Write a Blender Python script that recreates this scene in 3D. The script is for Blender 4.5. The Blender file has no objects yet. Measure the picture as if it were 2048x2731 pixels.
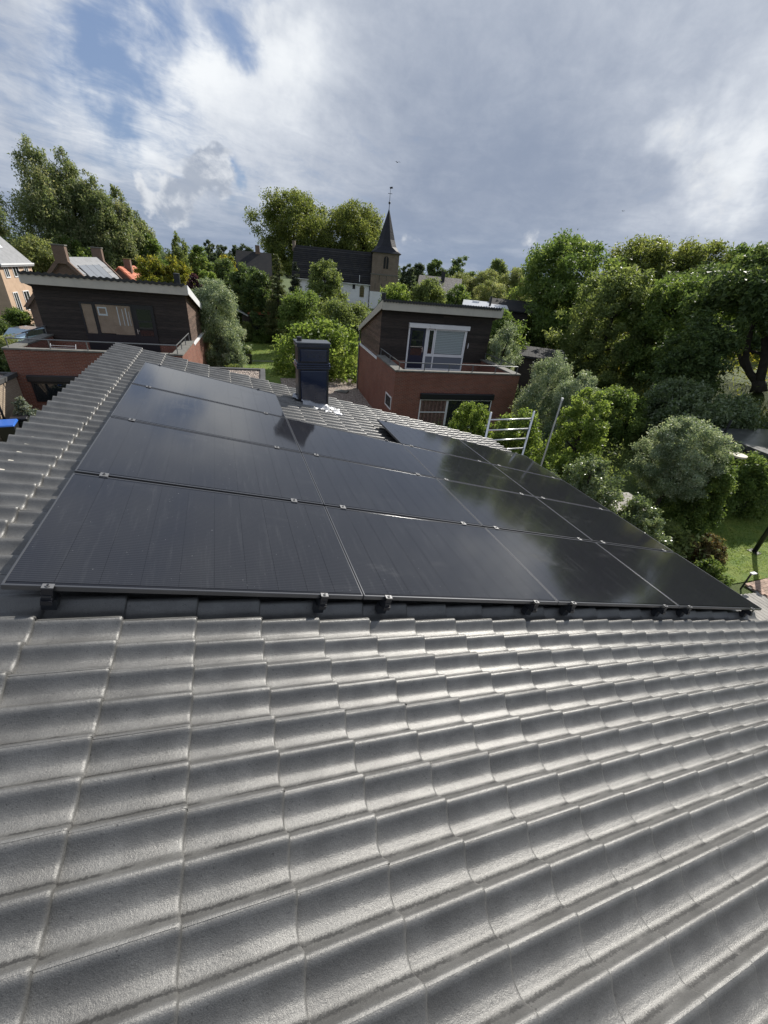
import bpy, math, random
import numpy as np
from mathutils import Matrix, Vector

random.seed(7)
RNG = np.random.default_rng(11)
rad = math.radians
SC = bpy.context.scene
COL = SC.collection

# ------------------------------------------------------------------ camera
cam_d = bpy.data.cameras.new("camera")
cam_d.sensor_fit = 'VERTICAL'
cam_d.sensor_height = 36.0
cam_d.lens = 14.329
cam_d.clip_start = 0.05
cam_d.clip_end = 4000.0
cam = bpy.data.objects.new("camera", cam_d)
COL.objects.link(cam)
cam.matrix_world = Matrix(((0.939879, 0.100602, -0.326355, 1.01652),
                           (-0.331078, 0.502795, -0.798489, -1.79467),
                           (0.083760, 0.858531, 0.505874, 1.29493),
                           (0, 0, 0, 1)))
SC.camera = cam

# ------------------------------------------------------------------ light
SUN_AZ, SUN_EL = 57.0, 38.0            # azimuth from +Y towards +X
sun_d = bpy.data.lights.new("sun", 'SUN')
sun_d.energy = 5.0
sun_d.angle = rad(0.53)
sun_d.color = (1.0, 0.95, 0.87)
sun = bpy.data.objects.new("sun", sun_d)
COL.objects.link(sun)
S = Vector((math.cos(rad(SUN_EL)) * math.sin(rad(SUN_AZ)),
            math.cos(rad(SUN_EL)) * math.cos(rad(SUN_AZ)), math.sin(rad(SUN_EL))))
sun.rotation_euler = S.to_track_quat('Z', 'Y').to_euler()
sun.location = (20, 10, 30)

SC.view_settings.view_transform = 'Standard'
SC.view_settings.look = 'None'
SC.view_settings.gamma = 1.0
SC.view_settings.exposure = 0.32
SC.view_settings.use_curve_mapping = False


# ------------------------------------------------------------------ node helper
class NT:
    def __init__(self, tree):
        self.t = tree
        self.n = tree.nodes
        self.l = tree.links

    def new(self, typ, ins=None, **props):
        nd = self.n.new(typ)
        for k, v in props.items():
            setattr(nd, k, v)
        for k, v in (ins or {}).items():
            self.set(nd.inputs[k], v)
        return nd

    def set(self, sock, v):
        if isinstance(v, bpy.types.NodeSocket):
            self.l.new(v, sock)
        elif isinstance(v, bpy.types.Node):
            self.l.new(v.outputs[0], sock)
        else:
            sock.default_value = v

    def math(self, op, a, b=0.0, c=0.0, clamp=False):
        nd = self.new('ShaderNodeMath', {0: a, 1: b, 2: c}, operation=op)
        nd.use_clamp = clamp
        return nd.outputs[0]

    def vmath(self, op, a, b=(0, 0, 0)):
        nd = self.new('ShaderNodeVectorMath', {0: a, 1: b}, operation=op)
        return nd.outputs['Value'] if op in ('DOT_PRODUCT', 'LENGTH') else nd.outputs['Vector']

    def mix(self, f, a, b):
        nd = self.new('ShaderNodeMix', data_type='RGBA')
        self.set(nd.inputs[0], f)
        for s, v in ((nd.inputs[6], a), (nd.inputs[7], b)):
            if isinstance(v, tuple) and len(v) == 3:
                v = v + (1.0,)
            self.set(s, v)
        return nd.outputs[2]

    def smooth(self, x, lo, hi):
        nd = self.new('ShaderNodeMapRange', {'Value': x, 'From Min': lo, 'From Max': hi},
                      interpolation_type='SMOOTHSTEP')
        return nd.outputs[0]

    def noise(self, vec, scale, detail=4.0, rough=0.55, lac=2.0, dist=0.0):
        nd = self.new('ShaderNodeTexNoise', {'Vector': vec, 'Scale': scale, 'Detail': detail,
                                             'Roughness': rough, 'Lacunarity': lac, 'Distortion': dist})
        return nd.outputs['Fac']


# ------------------------------------------------------------------ sky
world = bpy.data.worlds.new("World")
SC.world = world
world.use_nodes = True
wt = NT(world.node_tree)
wt.n.clear()
sky = wt.new('ShaderNodeTexSky', sky_type='NISHITA', sun_disc=False, sun_elevation=rad(SUN_EL),
             sun_rotation=rad(SUN_AZ), air_density=1.0, dust_density=0.8, ozone_density=1.6, altitude=0)
D = wt.new('ShaderNodeTexCoord').outputs['Generated']
DN = wt.vmath('NORMALIZE', D)
sep = wt.new('ShaderNodeSeparateXYZ', {0: DN})
dz = sep.outputs[2]
dzc = wt.math('MAXIMUM', dz, 0.0)
den = wt.math('ADD', dzc, 0.11)
px = wt.math('DIVIDE', sep.outputs[0], den)
py = wt.math('DIVIDE', sep.outputs[1], den)
PL = wt.new('ShaderNodeCombineXYZ', {0: px, 1: py, 2: 0.0}).outputs[0]     # point on the cloud deck


def sdir(az, el):
    return (math.cos(rad(el)) * math.sin(rad(az)), math.cos(rad(el)) * math.cos(rad(az)), math.sin(rad(el)))


warp = wt.new('ShaderNodeTexNoise', {'Vector': DN, 'Scale': 5.0, 'Detail': 5.0, 'Roughness': 0.6})
wv = wt.vmath('SUBTRACT', warp.outputs['Color'], (0.5, 0.5, 0.5))
wvs = wt.new('ShaderNodeVectorMath', {0: wv, 'Scale': 0.30}, operation='SCALE').outputs[0]
DW = wt.vmath('NORMALIZE', wt.vmath('ADD', DN, wvs))                       # direction, broken up


def bump(az, el, w, amp, src=None):
    """soft cloud mass / gap centred on a compass direction, w = radius in degrees"""
    dt = wt.vmath('DOT_PRODUCT', src if src is not None else DW, sdir(az, el))
    x = wt.math('MULTIPLY', wt.math('SUBTRACT', dt, 1.0), 1.0 / (1 - math.cos(rad(w))))
    return wt.math('MULTIPLY', wt.math('EXPONENT', x), amp)


def total(lst):
    a = lst[0]
    for b in lst[1:]:
        a = wt.math('ADD', a, b)
    return a


rotv = wt.new('ShaderNodeVectorRotate', {'Vector': PL, 'Angle': rad(-54)}, rotation_type='Z_AXIS').outputs[0]
ST = wt.vmath('MULTIPLY', rotv, (0.66, 1.20, 1.0))
streak = wt.noise(ST, 1.45, 9.0, 0.60, 2.1, 0.55)
streak2 = wt.noise(wt.vmath('MULTIPLY', rotv, (0.9, 1.1, 1.0)), 4.6, 7.0, 0.62, 2.1, 0.9)
soft = wt.noise(PL, 0.55, 6.0, 0.52, 2.0, 0.2)
fine = wt.noise(DN, 11.0, 8.0, 0.62, 2.1, 0.25)
puff = wt.noise(wt.vmath('MULTIPLY', DN, (1, 1, 1.25)), 30.0, 8.0, 0.62, 2.0, 0.25)
band = wt.noise(wt.vmath('MULTIPLY', DN, (1, 1, 4.0)), 8.0, 7.0, 0.58, 2.0, 0.3)


def dev(n, k):
    return wt.math('MULTIPLY', wt.math('SUBTRACT', n, 0.5), k)


# how closed the cloud deck is
cover = total([dev(soft, 0.6), dev(streak, 0.95), dev(streak2, 0.55), dev(fine, 0.5),
               bump(-4, 17.2, 3.4, -0.44), bump(-7.5, 15.2, 2.6, -0.40), bump(-8, 9.7, 2.3, -0.46), bump(-13, 8.5, 2.2, -0.20),
               bump(4.2, 5.9, 1.0, -0.45), bump(3, 19, 2.6, -0.40),
               bump(5.5, 13, 4.5, 0.35), bump(30, 15, 17, 0.40), bump(48, 16, 12, 0.25)])
cov = wt.smooth(cover, -0.52, 0.16)
# brightness of the deck: white where thin and lit, violet grey where thick
lit = total([dev(streak, 0.45), dev(streak2, 0.22), dev(fine, 0.40), dev(soft, 0.6), -0.03,
             bump(4, 13, 7.5, 0.34), bump(-6, 12.2, 6.0, 0.34), bump(-10, 8, 5, 0.16), bump(8, 18, 3.5, 0.26), bump(0.5, 15.7, 2.4, 0.36),
             bump(28, 13, 12, -0.18), bump(38, 7, 9, -0.20), bump(25, 4, 7, -0.22),
             bump(-14, 15, 5, -0.06), bump(53.5, 12.2, 3.4, 0.50), bump(48, 10.2, 2.0, 0.26),
             bump(40, 16, 9, 0.03)])
litf = wt.smooth(lit, -0.52, 0.66)
ramp = wt.new('ShaderNodeValToRGB', {0: litf})
cr = ramp.color_ramp
cr.elements[0].position = 0.0
cr.elements[0].color = (2.85, 3.40, 4.50, 1)
cr.elements[1].position = 1.0
cr.elements[1].color = (9.3, 9.6, 9.9, 1)
e = cr.elements.new(0.36)
e.color = (4.60, 5.10, 6.05, 1)
e = cr.elements.new(0.66)
e.color = (6.5, 6.95, 7.7, 1)
blue = wt.mix(0.65, sky.outputs[0], (2.35, 3.25, 5.4))
c1 = wt.mix(cov, blue, ramp.outputs[0])
# slate blue rain cloud above the horizon, with pale bands
lowm = wt.smooth(dz, 0.140, 0.005)
slate = wt.mix(wt.smooth(band, 0.40, 0.80), (2.45, 3.15, 4.45), (4.6, 5.2, 6.2))
c2 = wt.mix(wt.math('MULTIPLY', lowm, 0.78), c1, slate)
# cumulus heads near the horizon: shaded body with a lit, ragged rim
body = total([bump(-0.6, 5.6, 3.4, 0.9), bump(-6.5, 5.3, 1.6, 0.62), bump(1.6, 6.6, 1.5, 0.45), bump(-3.5, 4.2, 2.5, 0.4)])
bits = total([bump(22.2, 5.7, 1.1, 0.62), bump(24.5, 4.9, 0.9, 0.40), bump(34.2, 3.9, 1.0, 0.72), bump(52, 9.5, 3.0, 0.50),
              bump(49, 11.3, 2.4, 0.50), bump(3.6, 4.8, 1.2, 0.55)])
big_ = wt.noise(wt.vmath('MULTIPLY', DN, (1, 1, 1.2)), 13.0, 7.0, 0.58, 2.0, 0.2)
offd = wt.vmath('ADD', DN, (0.010, -0.002, -0.014))
big_o = wt.noise(wt.vmath('MULTIPLY', offd, (1, 1, 1.2)), 13.0, 7.0, 0.58, 2.0, 0.2)
bm = wt.smooth(total([body, dev(big_, 1.5), dev(puff, 0.5)]), 0.36, 0.66)
relief = wt.math('SUBTRACT', big_o, big_)
core = wt.smooth(total([wt.math('MULTIPLY', relief, -3.0), dev(puff, 0.5), bump(-5.0, 6.0, 2.4, 0.34), bump(0.5, 4.5, 3.5, -0.22)]), -0.42, 0.40)
bcol = wt.mix(core, (3.7, 4.2, 5.1), (8.0, 8.25, 8.6))
c3 = wt.mix(wt.math('MULTIPLY', bm, 0.80), c2, bcol)
bt_ = wt.smooth(wt.math('MULTIPLY', bits, wt.math('ADD', 0.55, dev(puff, 2.6))), 0.10, 0.75)
c3 = wt.mix(wt.math('MULTIPLY', bt_, 0.70), c3, (8.3, 8.5, 8.7))
bg = wt.new('ShaderNodeBackground', {'Color': c3, 'Strength': 0.08})
wo = wt.new('ShaderNodeOutputWorld', {'Surface': bg})
world.cycles.sampling_method = 'MANUAL'
world.cycles.sample_map_resolution = 512


# ------------------------------------------------------------------ materials
def c4(c):
    return (c[0], c[1], c[2], 1.0)


def mat(name, base, rough=0.6, metallic=0.0, spec=0.5, bump=None, var=None, orand=0.0, coat=0.0):
    """bump=(scale, strength, distance)  var=(scale, second colour, amount)"""
    m = bpy.data.materials.new(name)
    m.use_nodes = True
    t = NT(m.node_tree)
    b = t.n['Principled BSDF']
    b.inputs['Roughness'].default_value = rough
    b.inputs['Metallic'].default_value = metallic
    b.inputs['Specular IOR Level'].default_value = spec
    b.inputs['Coat Weight'].default_value = coat
    col = c4(base)
    tc = t.new('ShaderNodeTexCoord').outputs['Object']
    if var:
        f = t.smooth(t.noise(tc, var[0], 6.0, 0.62), 0.35, 0.70)
        col = t.mix(t.math('MULTIPLY', f, var[2]), c4(base), c4(var[1]))
    if orand:
        oi = t.new('ShaderNodeObjectInfo').outputs['Random']
        fac = t.math('ADD', t.math('MULTIPLY', t.math('SUBTRACT', oi, 0.5), orand * 2), 1.0)
        if isinstance(col, tuple):
            col = col[:3]
        col = t.vmath('MULTIPLY', col, t.new('ShaderNodeCombineXYZ', {0: fac, 1: fac, 2: fac}).outputs[0])
    t.set(b.inputs['Base Color'], col)
    if bump:
        bn = t.new('ShaderNodeBump', {'Strength': bump[1], 'Distance': bump[2], 'Height': t.noise(tc, bump[0], 5.0, 0.6)})
        t.set(b.inputs['Normal'], bn.outputs[0])
    return m


M = {}
M['trim_grey'] = mat('trim_grey', (0.50, 0.475, 0.41), 0.6, var=(2.0, (0.40, 0.385, 0.34), 0.6))
M['white'] = mat('white_paint', (0.78, 0.79, 0.80), 0.45, var=(1.5, (0.66, 0.67, 0.68), 0.5))
M['dark_metal'] = mat('dark_metal', (0.03, 0.032, 0.036), 0.4)
M['rail'] = mat('galvanised_rail', (0.17, 0.175, 0.18), 0.45, metallic=0.5)
M['black'] = mat('black_paint', (0.014, 0.015, 0.02), 0.35)
M['coping'] = mat('coping_concrete', (0.17, 0.165, 0.15), 0.85, var=(3.0, (0.10, 0.10, 0.085), 0.8), bump=(30, 0.3, 0.01))
M['alu'] = mat('aluminium', (0.68, 0.69, 0.70), 0.30, metallic=0.9, var=(8.0, (0.5, 0.5, 0.5), 0.5))
M['clamp'] = mat('clamp_alu', (0.17, 0.172, 0.176), 0.5, metallic=0.5)
M['frame'] = mat('panel_frame', (0.135, 0.137, 0.144), 0.28, metallic=0.7, spec=0.7)
M['dark_tile'] = mat('dark_tile', (0.018, 0.019, 0.022), 0.42, var=(6.0, (0.03, 0.03, 0.032), 0.6), orand=0.2)
M['old_tile'] = mat('old_dark_tile', (0.03, 0.03, 0.031), 0.85, spec=0.2, orand=0.3)
M['navy'] = mat('navy_paint', (0.012, 0.017, 0.04), 0.4)
M['blue_panel'] = mat('blue_grey_panel', (0.15, 0.17, 0.205), 0.45)
M['curtain'] = mat('curtain_fabric', (0.72, 0.52, 0.38), 0.9, var=(2.0, (0.52, 0.36, 0.26), 0.7))  # tan painted for the bright reflection in the left house panes
M['blind'] = mat('blind_slats', (0.80, 0.85, 0.86), 0.6)  # right house blinds, also the white shapes of the painted window reflection
M['red_curtain'] = mat('red_curtain', (0.22, 0.12, 0.10), 0.9, var=(9.0, (0.36, 0.24, 0.20), 0.8))
M['room'] = mat('dark_room', (0.02, 0.02, 0.02), 0.9)
M['felt'] = mat('roof_felt', (0.055, 0.055, 0.055), 0.75, var=(1.2, (0.10, 0.10, 0.095), 0.8))
M['lead'] = mat('lead_flashing', (0.36, 0.37, 0.39), 0.40, metallic=0.5, var=(12.0, (0.20, 0.21, 0.23), 0.7), bump=(16, 0.5, 0.015))
M['asphalt'] = mat('asphalt', (0.16, 0.15, 0.14), 0.9, var=(3.0, (0.12, 0.115, 0.11), 0.7))
M['plaster'] = mat('white_plaster', (0.74, 0.75, 0.76), 0.8, var=(0.8, (0.62, 0.62, 0.62), 0.6))
M['bark'] = mat('bark', (0.045, 0.037, 0.028), 0.9, var=(5.0, (0.022, 0.018, 0.014), 0.8), bump=(12, 0.6, 0.05))
M['bin_blue'] = mat('blue_plastic', (0.03, 0.13, 0.50), 0.35)
M['bin_black'] = mat('black_plastic', (0.02, 0.02, 0.024), 0.4)
M['pale_stucco'] = mat('pale_brick', (0.52, 0.38, 0.27), 0.85, var=(2.0, (0.42, 0.30, 0.21), 0.7))
M['slate'] = mat('slate_roof', (0.022, 0.0225, 0.025), 0.75, spec=0.2, var=(1.5, (0.036, 0.034, 0.032), 0.8))
M['slate_row'] = mat('slate_courses', (0.022, 0.0225, 0.025), 0.75, spec=0.2, orand=0.35, var=(1.2, (0.040, 0.038, 0.034), 0.8))
M['spire'] = mat('spire_slate', (0.011, 0.0125, 0.018), 0.6, spec=0.3, var=(1.2, (0.020, 0.021, 0.026), 0.7), bump=(3, 0.3, 0.1))
M['deck_wood'] = mat('weathered_deck', (0.34, 0.32, 0.29), 0.8, var=(5.0, (0.22, 0.21, 0.19), 0.8), orand=0.18, bump=(40, 0.4, 0.01))
M['terracotta'] = mat('terracotta', (0.50, 0.16, 0.085), 0.75, var=(2.0, (0.36, 0.12, 0.07), 0.6), orand=0.22)
M['white_sheet'] = mat('white_sheet', (0.80, 0.82, 0.84), 0.35)
M['car_paint'] = mat('car_paint', (0.30, 0.42, 0.52), 0.2, coat=0.6)
M['bird'] = mat('bird_feathers', (0.03, 0.03, 0.03), 0.8)
M['grey_roof'] = mat('grey_tile_roof', (0.27, 0.275, 0.285), 0.75, spec=0.2, var=(3.0, (0.20, 0.205, 0.21), 0.8), orand=0.12)
M['pv_blue'] = mat('old_solar_glass', (0.15, 0.165, 0.19), 0.3, spec=0.6)  # blue-grey base colour carries the reflection of the sky
M['grey_sheet'] = mat('grey_metal_roof', (0.50, 0.52, 0.55), 0.35, metallic=0.3, var=(1.5, (0.40, 0.41, 0.43), 0.7))
M['path_brick'] = mat('clay_paver', (0.36, 0.25, 0.19), 0.85, orand=0.25, var=(9.0, (0.30, 0.22, 0.17), 0.6))


def glass_mat(name, tint, rough=0.04, alpha=0.25):
    m = bpy.data.materials.new(name)
    m.use_nodes = True
    t = NT(m.node_tree)
    b = t.n['Principled BSDF']
    b.inputs['Base Color'].default_value = c4(tint)
    b.inputs['Roughness'].default_value = rough
    b.inputs['Specular IOR Level'].default_value = 0.9
    tr = t.new('ShaderNodeBsdfTransparent', {'Color': (0.9, 0.92, 0.92, 1)})
    mx = t.new('ShaderNodeMixShader', {0: alpha, 1: tr.outputs[0], 2: b.outputs[0]})
    t.set(t.n['Material Output'].inputs[0], mx.outputs[0])
    return m


M['glass'] = glass_mat('window_glass', (0.03, 0.035, 0.04), 0.03, 0.10)
M['glass_dark'] = glass_mat('window_glass_dark', (0.02, 0.025, 0.03), 0.03, 0.75)


def brick_mat(name, c1, c2, mortar, sx=0.21, sy=0.065, rough=0.85, msize=0.012, stain=0.5):
    m = bpy.data.materials.new(name)
    m.use_nodes = True
    t = NT(m.node_tree)
    b = t.n['Principled BSDF']
    tc = t.new('ShaderNodeTexCoord').outputs['Object']
    sp = t.new('ShaderNodeSeparateXYZ', {0: tc})
    v = t.new('ShaderNodeCombineXYZ', {0: t.math('ADD', sp.outputs[0], sp.outputs[1]), 1: sp.outputs[2], 2: 0.0})
    br = t.new('ShaderNodeTexBrick', {'Vector': v.outputs[0], 'Color1': c4(c1), 'Color2': c4(c2), 'Mortar': c4(mortar),
                                      'Scale': 1.0, 'Mortar Size': msize, 'Mortar Smooth': 0.3, 'Bias': 0.0,
                                      'Brick Width': sx, 'Row Height': sy})
    n = t.smooth(t.noise(tc, 0.9, 6, 0.65), 0.35, 0.75)
    dirt = t.mix(t.math('MULTIPLY', n, stain), br.outputs['Color'], tuple(x * 0.55 for x in c1))
    n2 = t.noise(tc, 14, 4, 0.6)
    col = t.mix(t.math('MULTIPLY', n2, 0.35), dirt, tuple(x * 0.7 for x in c2))
    t.set(b.inputs['Base Color'], col)
    b.inputs['Roughness'].default_value = rough
    bn = t.new('ShaderNodeBump', {'Strength': 0.6, 'Distance': 0.01, 'Height': t.math('SUBTRACT', 1.0, br.outputs['Fac'])})
    t.set(b.inputs['Normal'], bn.outputs[0])
    return m


M['brick'] = brick_mat('red_brick', (0.275, 0.086, 0.050), (0.165, 0.055, 0.037), (0.28, 0.20, 0.16))
M['brick_pale'] = brick_mat('buff_brick', (0.50, 0.40, 0.29), (0.38, 0.29, 0.21), (0.30, 0.26, 0.22), stain=0.4)
M['brick_brown'] = brick_mat('brown_brick', (0.20, 0.115, 0.075), (0.15, 0.085, 0.06), (0.22, 0.19, 0.16))
M['brick_church'] = brick_mat('church_brick', (0.235, 0.175, 0.13), (0.17, 0.13, 0.10), (0.24, 0.21, 0.18), 0.3, 0.1, stain=0.7)


def wood_mat(name, base, second, orand=0.35):
    m = bpy.data.materials.new(name)
    m.use_nodes = True
    t = NT(m.node_tree)
    b = t.n['Principled BSDF']
    tc = t.new('ShaderNodeTexCoord').outputs['Object']
    oi = t.new('ShaderNodeObjectInfo').outputs['Random']
    off = t.new('ShaderNodeCombineXYZ', {0: t.math('MULTIPLY', oi, 37.0), 1: t.math('MULTIPLY', oi, 11.0), 2: t.math('MULTIPLY', oi, 23.0)})
    v = t.vmath('ADD', t.vmath('MULTIPLY', tc, (1.2, 1.2, 22.0)), off.outputs[0])
    g = t.noise(v, 2.0, 7, 0.65)
    col = t.mix(t.smooth(g, 0.36, 0.66), c4(base), c4(second))
    f = t.math('ADD', t.math('MULTIPLY', t.math('SUBTRACT', oi, 0.5), orand * 2), 1.0)
    col = t.vmath('MULTIPLY', col, t.new('ShaderNodeCombineXYZ', {0: f, 1: f, 2: f}).outputs[0])
    t.set(b.inputs['Base Color'], col)
    b.inputs['Roughness'].default_value = 0.72
    bn = t.new('ShaderNodeBump', {'Strength': 0.35, 'Distance': 0.006, 'Height': g})
    t.set(b.inputs['Normal'], bn.outputs[0])
    return m


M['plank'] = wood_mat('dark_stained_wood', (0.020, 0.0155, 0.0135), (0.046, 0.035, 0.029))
M['plank_side'] = wood_mat('worn_stained_wood', (0.065, 0.035, 0.025), (0.17, 0.115, 0.088))  # lighter copy for the flank boards, light on the sides put into the colour


def tile_mat():
    """sprayed silver-grey concrete tile: fine grain, worn strip along the trough"""
    m = bpy.data.materials.new('silver_grey_tile')
    m.use_nodes = True
    t = NT(m.node_tree)
    b = t.n['Principled BSDF']
    tc = t.new('ShaderNodeTexCoord').outputs['Object']
    oi = t.new('ShaderNodeObjectInfo').outputs['Random']
    off = t.new('ShaderNodeCombineXYZ', {0: t.math('MULTIPLY', oi, 91.0), 1: t.math('MULTIPLY', oi, 57.0), 2: t.math('MULTIPLY', oi, 13.0)})
    v = t.vmath('ADD', tc, off.outputs[0])
    big = t.noise(v, 7.0, 5, 0.6)
    grain = t.noise(v, 300.0, 3, 0.75)
    mid = t.noise(v, 95.0, 5, 0.7)
    col = t.mix(t.smooth(big, 0.35, 0.68), (0.132, 0.131, 0.127), (0.182, 0.181, 0.175))
    col = t.mix(t.math('MULTIPLY', t.smooth(grain, 0.40, 0.70), 0.50), col, (0.062, 0.062, 0.061))
    # worn ragged strip in the trough of each wave (wave pitch 0.15 along local y)
    y = t.new('ShaderNodeSeparateXYZ', {0: tc}).outputs[1]
    ph = t.math('FRACT', t.math('DIVIDE', t.math('ADD', y, 3.0), 0.15))
    rag = t.math('MULTIPLY', t.math('SUBTRACT', t.noise(t.vmath('MULTIPLY', v, (1.0, 0.45, 1.0)), 130.0, 4, 0.75), 0.5), 0.22)
    rag2 = t.math('MULTIPLY', t.math('SUBTRACT', t.noise(v, 9.0, 3, 0.6), 0.5), 0.10)
    d = t.math('ABSOLUTE', t.math('SUBTRACT', t.math('ADD', t.math('ADD', ph, rag), rag2), 0.235))
    worn = t.math('MULTIPLY', t.smooth(d, 0.050, 0.022), t.smooth(t.noise(v, 5.0, 3, 0.6), 0.34, 0.50))
    spots = t.smooth(t.noise(v, 85.0, 4, 0.75), 0.615, 0.665)
    worn = t.math('MAXIMUM', worn, t.math('MULTIPLY', spots, 0.8))
    col = t.mix(t.math('MULTIPLY', worn, 0.88), col, (0.045, 0.045, 0.045))
    pale = t.smooth(t.noise(t.vmath('MULTIPLY', v, (0.5, 1, 1)), 30.0, 5, 0.7), 0.66, 0.74)
    col = t.mix(t.math('MULTIPLY', pale, 0.25), col, (0.26, 0.26, 0.25))
    f = t.math('ADD', t.math('MULTIPLY', t.math('SUBTRACT', oi, 0.5), 0.12), 1.0)
    col = t.vmath('MULTIPLY', col, t.new('ShaderNodeCombineXYZ', {0: f, 1: f, 2: f}).outputs[0])
    t.set(b.inputs['Base Color'], col)
    b.inputs['Metallic'].default_value = 0.40
    b.inputs['Specular IOR Level'].default_value = 0.5
    t.set(b.inputs['Roughness'], t.math('ADD', 0.365, t.math('MULTIPLY', big, 0.14)))
    h = t.math('ADD', t.math('MULTIPLY', grain, 0.5), t.math('MULTIPLY', mid, 0.7))
    bn = t.new('ShaderNodeBump', {'Strength': 0.70, 'Distance': 0.0030, 'Height': h})
    t.set(b.inputs['Normal'], bn.outputs[0])
    b.inputs['Coat Weight'].default_value = 0.12
    b.inputs['Coat Roughness'].default_value = 0.24
    t.set(b.inputs['Coat Normal'], bn.outputs[0])
    return m


M['tile'] = tile_mat()


def cell_mat():
    m = bpy.data.materials.new('solar_cell_glass')
    m.use_nodes = True
    t = NT(m.node_tree)
    b = t.n['Principled BSDF']
    tc = t.new('ShaderNodeTexCoord').outputs['Object']
    oi = t.new('ShaderNodeObjectInfo').outputs['Random']
    off = t.new('ShaderNodeCombineXYZ', {0: t.math('MULTIPLY', oi, 31.0), 1: t.math('MULTIPLY', oi, 17.0), 2: 0.0})
    geo = t.new('ShaderNodeNewGeometry').outputs['Position']
    sp = t.new('ShaderNodeSeparateXYZ', {0: tc})
    lines = t.math('SINE', t.math('MULTIPLY', sp.outputs[1], 2 * math.pi / 0.0155))
    lines = t.smooth(lines, 0.55, 1.0)
    base = t.mix(t.math('MULTIPLY', lines, 0.85), (0.0080, 0.0085, 0.0115), (0.026, 0.027, 0.033))
    # dust: faint drips along the slope, smudges, specks
    drip = t.smooth(t.noise(t.vmath('MULTIPLY', geo, (14.0, 1.1, 1.0)), 2.2, 5, 0.65), 0.50, 0.80)
    smear = t.smooth(t.noise(t.vmath('MULTIPLY', geo, (0.9, 2.4, 1.0)), 1.1, 6, 0.68), 0.56, 0.80)
    speck = t.smooth(t.noise(geo, 70.0, 2, 0.5), 0.745, 0.775)
    dust = t.math('ADD', t.math('MULTIPLY', drip, 0.035), t.math('MULTIPLY', smear, 0.045))
    dust = t.math('ADD', dust, t.math('MULTIPLY', speck, 0.30))
    dust = t.math('ADD', dust, 0.016)
    col = t.mix(dust, base, (0.34, 0.35, 0.36))
    t.set(b.inputs['Base Color'], col)
    t.set(b.inputs['Roughness'], t.math('ADD', 0.085, t.math('ADD', t.math('MULTIPLY', smear, 0.16), t.math('MULTIPLY', drip, 0.06))))
    b.inputs['Specular IOR Level'].default_value = 0.62
    return m


M['cell'] = cell_mat()
M['backsheet'] = mat('black_backsheet', (0.005, 0.005, 0.007), 0.12, spec=0.6)


def leaf_mat(name, cols, trans=0.42, rough=0.5, spec=0.3):
    m = bpy.data.materials.new(name)
    m.use_nodes = True
    t = NT(m.node_tree)
    b = t.n['Principled BSDF']
    at = t.new('ShaderNodeAttribute', attribute_name='leaf')
    rp = t.new('ShaderNodeValToRGB', {0: at.outputs['Fac']})
    r = rp.color_ramp
    r.elements[0].color = c4(cols[0])
    r.elements[1].color = c4(cols[-1])
    for i, c in enumerate(cols[1:-1]):
        e = r.elements.new((i + 1) / (len(cols) - 1))
        e.color = c4(c)
    t.set(b.inputs['Base Color'], rp.outputs[0])
    b.inputs['Roughness'].default_value = rough
    b.inputs['Specular IOR Level'].default_value = spec
    tl = t.new('ShaderNodeBsdfTranslucent', {'Color': t.vmath('MULTIPLY', rp.outputs[0], (1.55, 1.45, 0.95))})
    mx = t.new('ShaderNodeMixShader', {0: min(0.62, trans + 0.16), 1: b.outputs[0], 2: tl.outputs[0]})
    t.set(t.n['Material Output'].inputs[0], mx.outputs[0])
    return m


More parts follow.
